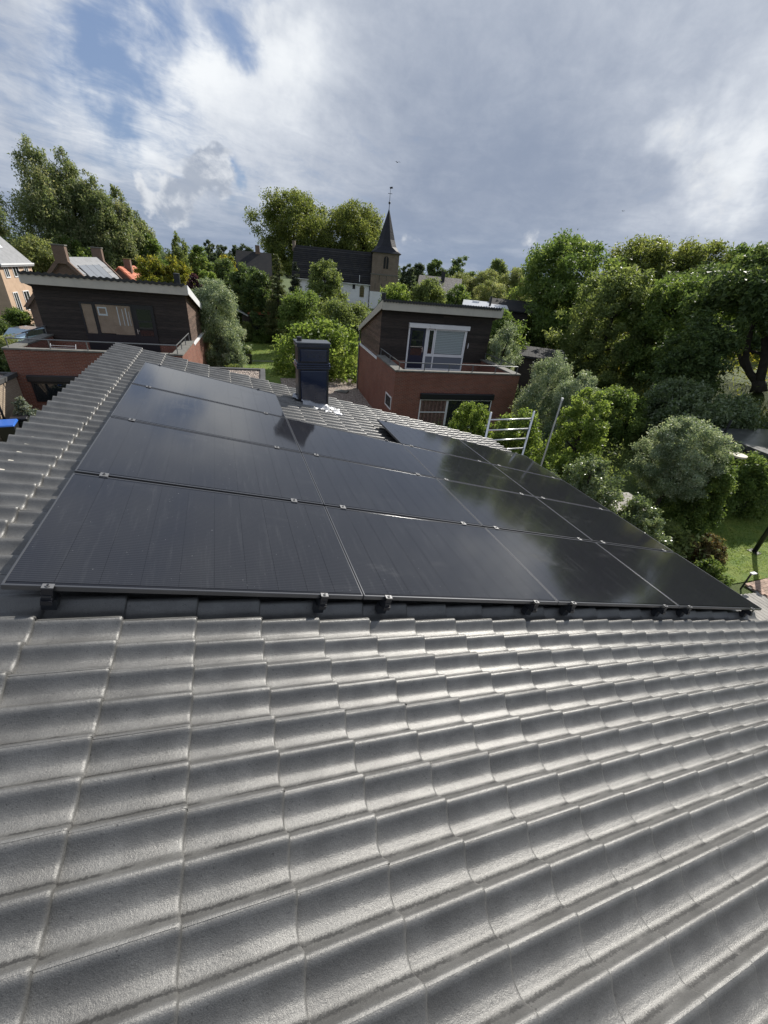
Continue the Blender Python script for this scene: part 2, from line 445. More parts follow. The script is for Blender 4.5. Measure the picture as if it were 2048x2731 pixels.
LEAF = {
    'poplar': leaf_mat('poplar_leaf', [(0.0944, 0.1371, 0.0592), (0.1729, 0.2240, 0.1036), (0.3302, 0.3426, 0.2220)], 0.35),
    'plane': leaf_mat('plane_leaf', [(0.0809, 0.1144, 0.0323), (0.1386, 0.1775, 0.0538), (0.2309, 0.2562, 0.0807)], 0.42),
    'dark': leaf_mat('dark_leaf', [(0.0462, 0.0770, 0.0296), (0.0860, 0.1361, 0.0473), (0.1656, 0.2218, 0.0770)], 0.30),
    'mid': leaf_mat('mid_leaf', [(0.0705, 0.1196, 0.0355), (0.1235, 0.1903, 0.0533), (0.2206, 0.2855, 0.0889)], 0.38),
    'yellow': leaf_mat('yellow_green_leaf', [(0.0828, 0.1156, 0.0253), (0.1725, 0.1972, 0.0345), (0.3174, 0.2720, 0.0460)], 0.42),
    'bright': leaf_mat('lime_leaf', [(0.0920, 0.1457, 0.0343), (0.1565, 0.2314, 0.0558), (0.2577, 0.3257, 0.1073)], 0.48, 0.42),
    'silver': leaf_mat('silver_willow_leaf', [(0.1107, 0.1609, 0.0928), (0.2213, 0.2896, 0.1858), (0.4425, 0.4952, 0.3921)], 0.30, 0.45),
    'olive': leaf_mat('olive_leaf', [(0.0991, 0.1414, 0.0473), (0.1613, 0.2122, 0.0770), (0.2478, 0.2992, 0.1184)], 0.38),
    'conifer': leaf_mat('conifer_needle', [(0.0442, 0.0676, 0.0269), (0.0843, 0.1088, 0.0404), (0.1506, 0.1595, 0.0673)], 0.25),
    'spruce': leaf_mat('spruce_needle', [(0.0200, 0.0320, 0.0224), (0.0362, 0.0507, 0.0314), (0.0602, 0.0751, 0.0448)], 0.15),
    'purple': leaf_mat('purple_leaf', [(0.0362, 0.0188, 0.0292), (0.0702, 0.0337, 0.0493), (0.1205, 0.0563, 0.0673)], 0.25),
    'far': leaf_mat('far_leaf', [(0.0482, 0.0789, 0.0493), (0.0803, 0.1126, 0.0718), (0.1205, 0.1501, 0.0897)], 0.30),
    'willow': leaf_mat('pale_willow_leaf', [(0.1205, 0.1595, 0.0561), (0.2008, 0.2440, 0.1010), (0.3213, 0.3378, 0.1794)], 0.40),
    'flower': leaf_mat('border_leaf', [(0.06, 0.075, 0.025), (0.13, 0.13, 0.06), (0.20, 0.12, 0.06)], 0.38),
    'glossy': leaf_mat('glossy_dark_leaf', [(0.0700, 0.1065, 0.0490), (0.1275, 0.1832, 0.0839), (0.2707, 0.3252, 0.2099)], 0.30, 0.28, 0.6),
    'ivy': leaf_mat('ivy_leaf', [(0.0602, 0.0938, 0.0673), (0.1808, 0.2252, 0.1794), (0.4016, 0.4129, 0.3588)], 0.2),
}


def grass_mat():
    m = bpy.data.materials.new('grass_ground')
    m.use_nodes = True
    t = NT(m.node_tree)
    b = t.n['Principled BSDF']
    tc = t.new('ShaderNodeTexCoord').outputs['Object']
    a = t.noise(tc, 0.35, 6, 0.6)
    c = t.noise(tc, 9.0, 6, 0.7)
    col = t.mix(t.smooth(a, 0.35, 0.65), (0.055, 0.085, 0.016), (0.085, 0.115, 0.020))
    col = t.mix(t.math('MULTIPLY', t.smooth(c, 0.35, 0.7), 0.55), col, (0.035, 0.055, 0.012))
    t.set(b.inputs['Base Color'], col)
    b.inputs['Roughness'].default_value = 0.9
    bn = t.new('ShaderNodeBump', {'Strength': 0.8, 'Distance': 0.06, 'Height': t.noise(tc, 28.0, 4, 0.7)})
    t.set(b.inputs['Normal'], bn.outputs[0])
    return m


M['grass'] = grass_mat()
M['lawn'] = mat('mown_lawn', (0.095, 0.155, 0.022), 0.9, var=(1.6, (0.17, 0.205, 0.032), 0.9), bump=(14, 0.9, 0.05))


def gravel_mat():
    m = bpy.data.materials.new('roof_gravel')
    m.use_nodes = True
    t = NT(m.node_tree)
    b = t.n['Principled BSDF']
    tc = t.new('ShaderNodeTexCoord').outputs['Object']
    vo = t.new('ShaderNodeTexVoronoi', {'Vector': tc, 'Scale': 17.0})
    g = t.new('ShaderNodeSeparateColor', {0: vo.outputs['Color']}).outputs[0]
    col = t.mix(g, (0.13, 0.10, 0.085), (0.46, 0.39, 0.33))
    t.set(b.inputs['Base Color'], col)
    b.inputs['Roughness'].default_value = 0.9
    bn = t.new('ShaderNodeBump', {'Strength': 1.0, 'Distance': 0.05, 'Height': t.math('SUBTRACT', 1.0, vo.outputs['Distance'])})
    t.set(b.inputs['Normal'], bn.outputs[0])
    return m


M['gravel'] = gravel_mat()


# ------------------------------------------------------------------ mesh builder and scene tree helpers
class MB:
    def __init__(self):
        self.v = []
        self.f = []

    def add(self, vs, fs):
        o = len(self.v)
        self.v += [tuple(p) for p in vs]
        self.f += [tuple(i + o for i in q) for q in fs]
        return self

    def box(self, x0, x1, y0, y1, z0, z1):
        return self.add([(x0, y0, z0), (x1, y0, z0), (x1, y1, z0), (x0, y1, z0),
                         (x0, y0, z1), (x1, y0, z1), (x1, y1, z1), (x0, y1, z1)],
                        [(0, 3, 2, 1), (4, 5, 6, 7), (0, 1, 5, 4), (1, 2, 6, 5), (2, 3, 7, 6), (3, 0, 4, 7)])

    def hexa(self, p):
        """8 corners: 4 bottom ccw, 4 top ccw"""
        return self.add(p, [(0, 3, 2, 1), (4, 5, 6, 7), (0, 1, 5, 4), (1, 2, 6, 5), (2, 3, 7, 6), (3, 0, 4, 7)])

    def prism(self, poly, axis, a, b):
        """poly = 2-D points, extruded along axis ('x','y','z') from a to b"""
        n = len(poly)

        def P(p, t):
            return {'x': (t, p[0], p[1]), 'y': (p[0], t, p[1]), 'z': (p[0], p[1], t)}[axis]
        vs = [P(p, a) for p in poly] + [P(p, b) for p in poly]
        fs = [tuple(range(n - 1, -1, -1)), tuple(range(n, 2 * n))]
        fs += [(i, (i + 1) % n, n + (i + 1) % n, n + i) for i in range(n)]
        return self.add(vs, fs)

    def tube(self, pts, r, sides=6, cap=True):
        pts = [Vector(p) for p in pts]
        rs = r if isinstance(r, (list, tuple)) else [r] * len(pts)
        rings = []
        o = len(self.v)
        for i, p in enumerate(pts):
            d = (pts[min(i + 1, len(pts) - 1)] - pts[max(i - 1, 0)]).normalized()
            a = d.orthogonal().normalized() if i == 0 else (a - d * a.dot(d)).normalized()
            bb = d.cross(a)
            for k in range(sides):
                w = 2 * math.pi * k / sides
                self.v.append(tuple(p + (a * math.cos(w) + bb * math.sin(w)) * rs[i]))
        for i in range(len(pts) - 1):
            for k in range(sides):
                k2 = (k + 1) % sides
                self.f.append((o + i * sides + k, o + i * sides + k2, o + (i + 1) * sides + k2, o + (i + 1) * sides + k))
        if cap:
            self.f.append(tuple(o + k for k in range(sides - 1, -1, -1)))
            self.f.append(tuple(o + (len(pts) - 1) * sides + k for k in range(sides)))
        return self

    def mesh(self, name, m, smooth=False):
        me = bpy.data.meshes.new(name)
        me.from_pydata(self.v, [], self.f)
        me.materials.append(m)
        if smooth:
            me.polygons.foreach_set('use_smooth', [True] * len(me.polygons))
        me.update()
        return me

    def build(self, name, m, parent=None, smooth=False, bevel=0.0, **kw):
        return link(name, self.mesh(name, m, smooth), parent, bevel=bevel, **kw)


def link(name, me, parent=None, loc=(0, 0, 0), rot=(0, 0, 0), bevel=0.0, kind=None, label=None, cat=None, group=None):
    o = bpy.data.objects.new(name, me)
    COL.objects.link(o)
    o.parent = parent
    o.location = loc
    o.rotation_euler = rot
    if bevel:
        b = o.modifiers.new('bevel', 'BEVEL')
        b.width = bevel
        b.segments = 2
        b.limit_method = 'ANGLE'
    tag(o, label, cat, group, kind)
    return o


def tag(o, label=None, cat=None, group=None, kind=None):
    for k, v in (('label', label), ('category', cat), ('group', group), ('kind', kind)):
        if v:
            o[k] = v
    return o


def thing(name, label, cat, loc=(0, 0, 0), rot=(0, 0, 0), group=None):
    o = bpy.data.objects.new(name, None)
    COL.objects.link(o)
    o.empty_display_size = 0.2
    o.location = loc
    o.rotation_euler = rot
    return tag(o, label, cat, group)


G = -6.2                     # ground level (origin sits on our roof)


def smoothstep(a, b, x):
    t = np.clip((x - a) / (b - a), 0, 1)
    return t * t * (3 - 2 * t)


def ground_z(x, y):
    x = np.asarray(x, float)
    y = np.asarray(y, float)
    return G + 3.7 * smoothstep(23.0, 31.0, x - 0.08 * y) * (1 - smoothstep(38, 62, y))


# ------------------------------------------------------------------ ground
def build_ground():
    n = 121
    t = np.linspace(-1, 1, n)
    ax = np.sign(t) * (np.abs(t) ** 2.6) * 1500 + 20
    ay = np.sign(t) * (np.abs(t) ** 2.6) * 1500 + 20
    gx, gy = np.meshgrid(ax, ay, indexing='ij')
    gz = ground_z(gx, gy)
    vs = np.c_[gx.ravel(), gy.ravel(), gz.ravel()]
    idx = np.arange(n * n).reshape(n, n)
    fs = np.c_[idx[:-1, :-1].ravel(), idx[1:, :-1].ravel(), idx[1:, 1:].ravel(), idx[:-1, 1:].ravel()]
    me = bpy.data.meshes.new('ground')
    me.from_pydata(vs.tolist(), [], fs.tolist())
    me.materials.append(M['grass'])
    link('ground', me, kind='structure')


build_ground()


def flat(name, pts, z, m, kind='structure', th=0.02):
    return MB().prism(pts, 'z', z - th, z).build(name, m, kind=kind)


flat('lawn', [(-1.5, 21), (9.5, 21), (9.8, 46), (0.5, 46.5)], G + 0.03, M['lawn'])
flat('garden_lawn', [(15.2, 3.65), (23.2, 3.2), (23.4, 8.3), (16.6, 7.2)], G + 0.03, M['lawn'])
flat('road', [(-30, 47.5), (-14.8, 50.5), (-14.2, 57.5), (-30, 57.0)], G + 0.04, M['asphalt'])
flat('driveway', [(-18, 33), (-11.5, 35), (-12.5, 45), (-19, 45)], G + 0.03, M['asphalt'])
flat('garden_path', [(1.0, 35.92), (5.4, 35.98), (5.4, 36.3), (1.0, 36.24)], G + 0.05, M['coping'])

# ------------------------------------------------------------------ our house: walls, tiled roof, chimney
PITCH = rad(14.688)
PW, PD = 1.728, 1.1546                       # panel pitch along slope / along eave
RU = Vector((math.cos(PITCH), 0, -math.sin(PITCH)))
RN = Vector((math.sin(PITCH), 0, math.cos(PITCH)))


def roof_pt(u, v, h=0.0):
    return RU * u + Vector((0, v, 0)) + RN * h


HX, HY = 3.2, 0.5
house = thing('house', 'house with a low silver grey tiled roof carrying the black solar panels', 'house', (HX, HY, G))


def hl(u, v, h=0.0):                         # roof frame -> house local
    p = roof_pt(u, v, h)
    return Vector((p.x - HX, p.y - HY, p.z - G))


U0, U1, V0, V1 = -0.40, 6.95, -4.0, 5.80
wall_poly = [(U0 * RU.x - HX + 0.10, 0.0), (U1 * RU.x - HX - 0.25, 0.0), (U1 * RU.x - HX - 0.25, hl(U1 - 0.26, 0, -0.36).z),
             (U0 * RU.x - HX + 0.10, hl(U0 + 0.1, 0, -0.36).z)]
MB().prism(wall_poly, 'y', V0 - HY + 0.15, V1 - HY - 0.12).build('wall', M['brick'], house)
roof = link('roof', MB().box(U0, U1, V0, V1, -0.30, -0.225).mesh('roof', M['felt']), house,
            loc=(-HX, -HY, -G), rot=(0, PITCH, 0))
g = MB()
gp = [(U1 + 0.02 + 0.075 + 0.075 * math.cos(a), -0.26 + 0.075 * math.sin(a)) for a in np.linspace(math.pi, 2 * math.pi, 9)]
gp += [(U1 + 0.02 + 0.075 + 0.062 * math.cos(a), -0.26 + 0.062 * math.sin(a)) for a in np.linspace(2 * math.pi, math.pi, 9)]
gp2 = []
for uu, hh in gp:
    q = hl(uu, 0, hh)
    gp2.append((q.x, q.z))
gm = MB()
for i in range(len(gp2)):
    a, b = gp2[i], gp2[(i + 1) % len(gp2)]
    gm.add([(a[0], V0 - HY, a[1]), (b[0], V0 - HY, b[1]), (b[0], V1 - HY, b[1]), (a[0], V1 - HY, a[1])], [(0, 1, 2, 3)])
gm.build('gutter', M['dark_metal'], house)

# --- tiles: double-roll concrete tile, wave pitch 0.15, gauge 0.3275
GAUGE, TW, AMP = 0.3275, 0.30, 0.049
STEP0 = 0.80                                  # a course edge
VCREST = -0.080                               # a crest line


def wave(y):                                  # y local, crest at 0, 0.15 ...
    p = (y / 0.15 + 0.5) % 1.0 - 0.5           # 0 at the crest, negative on the side facing the camera
    if p < 0:
        x = max(0.0, (-p - 0.105) / 0.395)
        top = 1 - 0.10 * min(1.0, (p / 0.105) ** 2)
    else:
        x = max(0.0, (p - 0.075) / 0.30)
        top = 1 - 0.10 * min(1.0, (p / 0.075) ** 2)
    return AMP * (0.9 * max(0.0, 1 - x) ** 1.95 + (top - 0.9 if x == 0 else 0.0))


def tile_mesh():
    L, rise, th = 0.372, 0.027, 0.026
    ny = 48
    y0, y1 = -0.003, TW + 0.004
    ys = [y0 + (y1 - y0) * i / ny for i in range(ny + 1)]
    # stations along u: 0 is the upper end, L the lower edge (rounded lip)
    st = [(0.0, 0.0), (L * 0.5, 0.0), (L - 0.018, 0.0), (L - 0.011, -0.0012), (L - 0.0055, -0.0042), (L - 0.0015, -0.0100), (L, -0.0165), (L - 0.001, -th)]
    vs, fs = [], []
    for i, (x, dh) in enumerate(st):
        for y in ys:
            edge = 0.0009 * (1 - min(1.0, (y - y0) / 0.012)) if y < y0 + 0.012 else 0.0
            vs.append((x, y, wave(y) + rise * (x / L) + dh + edge))
    n = ny + 1
    for i in range(len(st) - 1):
        for k in range(ny):
            a = i * n + k
            fs.append((a, a + n, a + n + 1, a + 1))
    me = bpy.data.meshes.new('roof_tile')
    me.from_pydata(vs, [], fs)
    me.materials.append(M['tile'])
    me.polygons.foreach_set('use_smooth', [True] * len(me.polygons))
    me.update()
    return me, np.array(vs), fs


TILE, TV, TF = tile_mesh()
CREST_H = -0.106                              # crest height under the panel plane at a lower tile edge
base_h = CREST_H - AMP - 0.027
camP = np.array(cam.matrix_world.translation)
camR = np.array(cam.matrix_world.to_3x3())


def project(p):
    c = camR.T @ (np.array(p) - camP)
    if c[2] > -0.05:
        return None
    return (1024 + 1087.0 * c[0] / -c[2], 1365.5 - 1087.0 * c[1] / -c[2], -c[2])


cands = []
for ci in range(-4, 20):                      # course whose lower edge is at STEP0 + ci*GAUGE
    uu = STEP0 + ci * GAUGE - 0.372
    if uu < -0.60 or uu > 6.75:
        continue
    v = VCREST - 13 * TW
    while v < 5.75:
        if not (0.80 < uu + 0.2 and uu + 0.2 < 2.62 and False):
            size = 0.0
            q = [project(roof_pt(uu + du, v + dv, base_h + 0.03)) for du in (0.05, 0.19, 0.36) for dv in (0.0, 0.15, 0.30)]
            q = [p for p in q if p]
            vis = [p for p in q if -60 < p[0] < 2108 and -60 < p[1] < 2791]
            if vis:
                size = 1.0 / vis[0][2] ** 2
            um, vm = uu + 0.23, v + 0.15
            rows_here = 3 if PW < um < 2 * PW else 4
            if 0.14 < um < 4 * PW - 0.15 and 0.10 < vm < rows_here * PD - 0.28:
                size = 0.0
            if len(q) == 0:
                size = -1
            cands.append((size, uu, v))
        v += TW
cands.sort(key=lambda c: -c[0])
rest = []
for k, (size, uu, v) in enumerate(cands):
    jit = (random.uniform(-0.003, 0.003), random.uniform(-0.0006, 0.0006), random.uniform(-0.0004, 0.0004))
    if k < 300 and size > 0:
        t = bpy.data.objects.new('roof_tile', TILE)
        COL.objects.link(t)
        t.parent = roof
        t.location = (uu + jit[0], v + jit[1], base_h + jit[2])
        t.rotation_euler = (0, 0, random.uniform(-0.002, 0.002))
    else:
        rest.append((uu + jit[0], v + jit[1], base_h + jit[2]))
print('tiles', len(cands), 'individual', len(cands) - len(rest))
rm = MB()
for r_ in rest:
    rm.add((TV + np.array(r_)).tolist(), TF)
rm.build('roof_tiling', M['tile'], roof, smooth=True, kind='stuff')

# verge boards closing the tile ends at the far gable and the high side
MB().box(U0 - 0.02, U1, V1 + 0.004, V1 + 0.03, -0.36, -0.165).build('verge_board', M['dark_metal'], roof)
MB().box(U0 - 0.05, U0 - 0.022, V0, V1, -0.42, -0.165).build('fascia', M['trim_grey'], roof)

# --- chimney (clad with black sheet, a waist band half way up)
ch = link('chimney', None, house)
cx0, cx1, cy0, cy1 = 2.075 - HX, 2.60 - HX, 5.03 - HY, 5.33 - HY
zt = 0.245 - G
zb = -1.05 - G
zband = -0.115 - G
MB().box(cx0 + 0.012, cx1 - 0.012, cy0 + 0.012, cy1 - 0.012, zb, zt - 0.03).build('chimney_core', M['black'], ch)
sheet = mat('black_bitumen_sheet', (0.005, 0.011, 0.034), 0.13, spec=0.6, var=(1.6, (0.011, 0.020, 0.048), 0.8), bump=(3, 0.2, 0.02))


def pad(x0, x1, z0, z1):
    MB().box(x0, x1, cy0 - 0.016, cy0 + 0.011, z0, z1).build('cladding_panel', sheet, ch, bevel=0.02)


pad(cx0 + 0.045, cx1 - 0.045, zb + 0.10, zband - 0.065)
pad(cx0 + 0.045, cx1 - 0.045, zband + 0.07, zt - 0.100)
for zz, hh, ex in ((zband - 0.045, 0.026, 0.010), (zband - 0.012, 0.022, 0.016), (zband + 0.018, 0.030, 0.010), (zt - 0.072, 0.045, 0.006)):
    MB().box(cx0 - ex, cx1 + ex, cy0 - ex, cy1 + ex, zz, zz + hh).build('rim_band', sheet, ch, bevel=0.006)
MB().box(cx0 - 0.014, cx1 + 0.014, cy0 - 0.014, cy1 + 0.014, zt - 0.022, zt).build('cap_plate', mat('chimney_cap', (0.09, 0.10, 0.115), 0.4, metallic=0.4), ch, bevel=0.004)
MB().prism([(cx0 + 0.065 + 0.04 * math.cos(a), cy0 + 0.17 + 0.04 * math.sin(a)) for a in np.linspace(0, 2 * math.pi, 13)[:-1]], 'z', zt + 0.001, zt + 0.055).build('flue_cap', M['black'], ch)
for k in range(5):
    xx = cx0 + 0.07 + k * 0.096
    MB().prism([(xx + 0.009 * math.cos(a), zt - 0.205 + 0.009 * math.sin(a)) for a in np.linspace(0, 2 * math.pi, 9)[:-1]], 'y', cy0 - 0.024, cy0 - 0.0165).build('rivet', M['dark_metal'], ch)
# crumpled lead flashing round the foot
fm = MB()
nU, nV = 46, 26
uA, uB, vA, vB = 1.98, 3.06, 4.70, 5.50
fl_h = lambda u, v: base_h + wave(((v - VCREST) % 0.15)) * 0.75 + 0.028
gv = []
keep = {}
rr = np.random.default_rng(3)
jx = rr.normal(0, 1, (nU, nV))
for i in range(nU):
    for j in range(nV):
        u = uA + (uB - uA) * i / (nU - 1)
        v = vA + (vB - vA) * j / (nV - 1)
        h = fl_h(u, v) + 0.0035 * jx[i, j] + 0.010 * math.sin(u * 23 + v * 9) * math.sin(v * 31)
        du = max(2.145 - u, u - 2.688, 0)
        dvv = max(4.99 - v, v - 5.36, 0)
        dd = math.hypot(du, dvv)
        lim = 0.085 + 0.05 * math.sin(u * 11) + 0.045 * math.sin(v * 17 + 1)
        if u > 2.6:
            lim += 0.16 * max(0, math.sin((v - 4.62) * 4.2)) * (1 if v < 5.2 else 0.3)
        h += 0.05 * max(0, 1 - dd / 0.05)
        keep[(i, j)] = dd < lim
        gv.append((u, v, h))
fs = [(i * nV + j, (i + 1) * nV + j, (i + 1) * nV + j + 1, i * nV + j + 1) for i in range(nU - 1) for j in range(nV - 1)
      if keep[(i, j)] and keep[(i + 1, j)] and keep[(i, j + 1)] and keep[(i + 1, j + 1)]]
used = sorted({k for f in fs for k in f})
remap = {k: n for n, k in enumerate(used)}
fm.add([hl(*gv[k]) for k in used], [tuple(remap[k] for k in f) for f in fs])
fo = fm.build('lead_flashing', M['lead'], ch, smooth=True)
so = fo.modifiers.new('thickness', 'SOLIDIFY')
so.thickness = 0.006

# ------------------------------------------------------------------ solar panels
ORD = ['first', 'second', 'third', 'fourth']
ROW = ['nearest row', 'second row from the front', 'third row from the front', 'farthest row']
PL_, PH_ = PW - 0.006, PD - 0.020            # panel size
RIM = 0.010
fr = MB()
fr.box(0, PL_, 0, RIM, -0.030, 0).box(0, PL_, PH_ - RIM, PH_, -0.030, 0)
fr.box(0, RIM, RIM, PH_ - RIM, -0.030, 0).box(PL_ - RIM, PL_, RIM, PH_ - RIM, -0.030, 0)
FRAME = fr.mesh('frame', M['frame'])
BACK = MB().box(RIM, PL_ - RIM, RIM, PH_ - RIM, -0.008, -0.0032).mesh('backsheet', M['backsheet'])
CW_ = 0.1686
CELL = MB().box(0, CW_, 0, PH_ - 2 * RIM - 0.034, -0.0030, -0.0018).mesh('cell_strip', M['cell'])


def clamp_mesh(end):
    mb = MB()
    if end:      # end clamp: cap with lip, leg going down to the rail
        mb.box(-0.022, 0.022, -0.022, 0.008, 0.0008, 0.006)
    else:
        mb.box(-0.024, 0.024, -0.016, 0.036, 0.0008, 0.0055)
        mb.box(-0.024, 0.024, 0.005, 0.015, -0.050, 0.0008)
    n = 10
    cy = -0.008 if end else 0.010
    mb.prism([(0.0095 * math.cos(a), cy + 0.0095 * math.sin(a)) for a in np.linspace(0, 2 * math.pi, n + 1)[:-1]], 'z', 0.006, 0.011)
    return mb.mesh('clamp', M['clamp'])


CL_END, CL_MID = clamp_mesh(True), clamp_mesh(False)
CL_LEG = MB().box(-0.021, 0.021, -0.026, -0.0225, -0.055, 0.004).box(-0.021, 0.021, -0.034, -0.0262, -0.055, -0.049).mesh('clamp_leg', M['black'])
BOLT = MB().prism([(0.005 * math.cos(a), 0.005 * math.sin(a)) for a in np.linspace(0, 2 * math.pi, 7)[:-1]], 'z', 0.0, 0.0035).mesh('bolt', M['black'])


def put(me, name, parent, loc, rot=(0, 0, 0)):
    o = bpy.data.objects.new(name, me)
    COL.objects.link(o)
    o.parent = parent
    o.location = loc
    o.rotation_euler = rot
    return o


for r in range(4):
    for c in range(4):
        if r == 3 and c == 1:
            continue
        lab = f'black solar panel in the {ROW[r]}, {ORD[c]} from the left'
        if r == 3:
            lab = ['black solar panel at the top left corner beside the chimney', '',
                   'black solar panel jutting up right of the chimney', 'black solar panel at the far right corner by the aluminium scaffold'][c]
        p = thing('solar_panel', lab, 'solar panel', roof_pt(c * PW + 0.003, r * PD + 0.0 + (0.0 if r == 0 else 0.010)), (0, PITCH, 0),
                  'black solar panels on the tiled roof')
        fo_ = put(FRAME, 'frame', p, (0, 0, random.uniform(-0.001, 0.001)))
        bv = fo_.modifiers.new('bevel', 'BEVEL')
        bv.width, bv.segments = 0.0022, 1
        put(BACK, 'backsheet', p, (0, 0, 0))
        x0 = (PL_ - 10 * 0.1705) / 2
        for k in range(10):
            put(CELL, 'cell_strip', p, (x0 + k * 0.1705 + 0.00095, RIM + 0.017, 0))
        for xx in (0.166, 1.466):
            if r == 0:
                k = put(CL_END, 'clamp', p, (xx, 0.0, 0))
                put(BOLT, 'bolt', k, (0, -0.008, 0.011))
                put(CL_LEG, 'clamp_leg', k, (0, 0, 0))
            else:
                k = put(CL_MID, 'clamp', p, (xx, -0.020, 0))
                put(BOLT, 'bolt', k, (0, 0.010, 0.011))
            top = (r == 3) or (r == 2 and c == 1)
            if top:
                k = put(CL_END, 'clamp', p, (xx, PH_, 0), (0, 0, math.pi))
                put(BOLT, 'bolt', k, (0, -0.008, 0.011))
                put(CL_LEG, 'clamp_leg', k, (0, 0, 0))
rail_no = 0
rail_words = ['first', 'second', 'third', 'fourth', 'fifth', 'sixth', 'seventh', 'eighth']
for c in range(4):
    for xx in (0.169, 1.469):
        n = 3 if c == 1 else 4
        t = thing('mounting_rail', f'black mounting rail end under the front clamps, {rail_words[rail_no]} from the left', 'rail',
                  roof_pt(c * PW + xx, 0), (0, PITCH, 0), 'mounting rails under the solar panels')
        MB().box(-0.018, 0.018, -0.030, n * PD + 0.02, -0.082, -0.034).build('rail_bar', M['dark_metal'], t)
        for vv in np.arange(0.02, n * PD, 1.1):
            MB().box(-0.03, 0.03, vv - 0.02, vv + 0.03, -0.142, -0.0825).build('roof_hook', M['dark_metal'], t)
        MB().box(-0.021, 0.021, -0.040, -0.0305, -0.080, -0.056).build('end_cap', M['black'], t)
        rail_no += 1


# ------------------------------------------------------------------ the two neighbouring houses
def railing(root, pts, z, posts, r=0.026):
    """pts: corner path of the hand rail; posts: list of (x, y, z_foot)"""
    rt = link('railing', None, root)
    MB().tube([(x, y, z) for x, y in pts], r, 6).build('hand_rail', M['rail'], rt)
    for x, y, zf in posts:
        MB().box(x - 0.018, x + 0.018, y - 0.018, y + 0.018, zf, z - 0.01).build('post', M['rail'], rt)
    return rt


def framed(root, name, x0, x1, z0, z1, y, fm, gm, fw=0.06, dep=0.05, inner=None, inner_m=None):
    """window or pane: frame of four bars (one mesh) round a glass sheet; y is the outer face"""
    f = MB()
    f.box(x0, x1, y, y + dep, z0, z0 + fw).box(x0, x1, y, y + dep, z1 - fw, z1)
    f.box(x0, x0 + fw, y, y + dep, z0 + fw, z1 - fw).box(x1 - fw, x1, y, y + dep, z0 + fw, z1 - fw)
    fo = f.build(name, fm, root)
    MB().box(x0 + fw, x1 - fw, y + dep * 0.4, y + dep * 0.4 + 0.006, z0 + fw, z1 - fw).build('pane', gm, fo)
    if inner:
        MB().box(x0 + fw, x1 - fw, y + dep * 0.4 + 0.012, y + dep * 0.4 + 0.018, z0 + fw, z1 - fw).build(inner, inner_m, fo)
    return fo


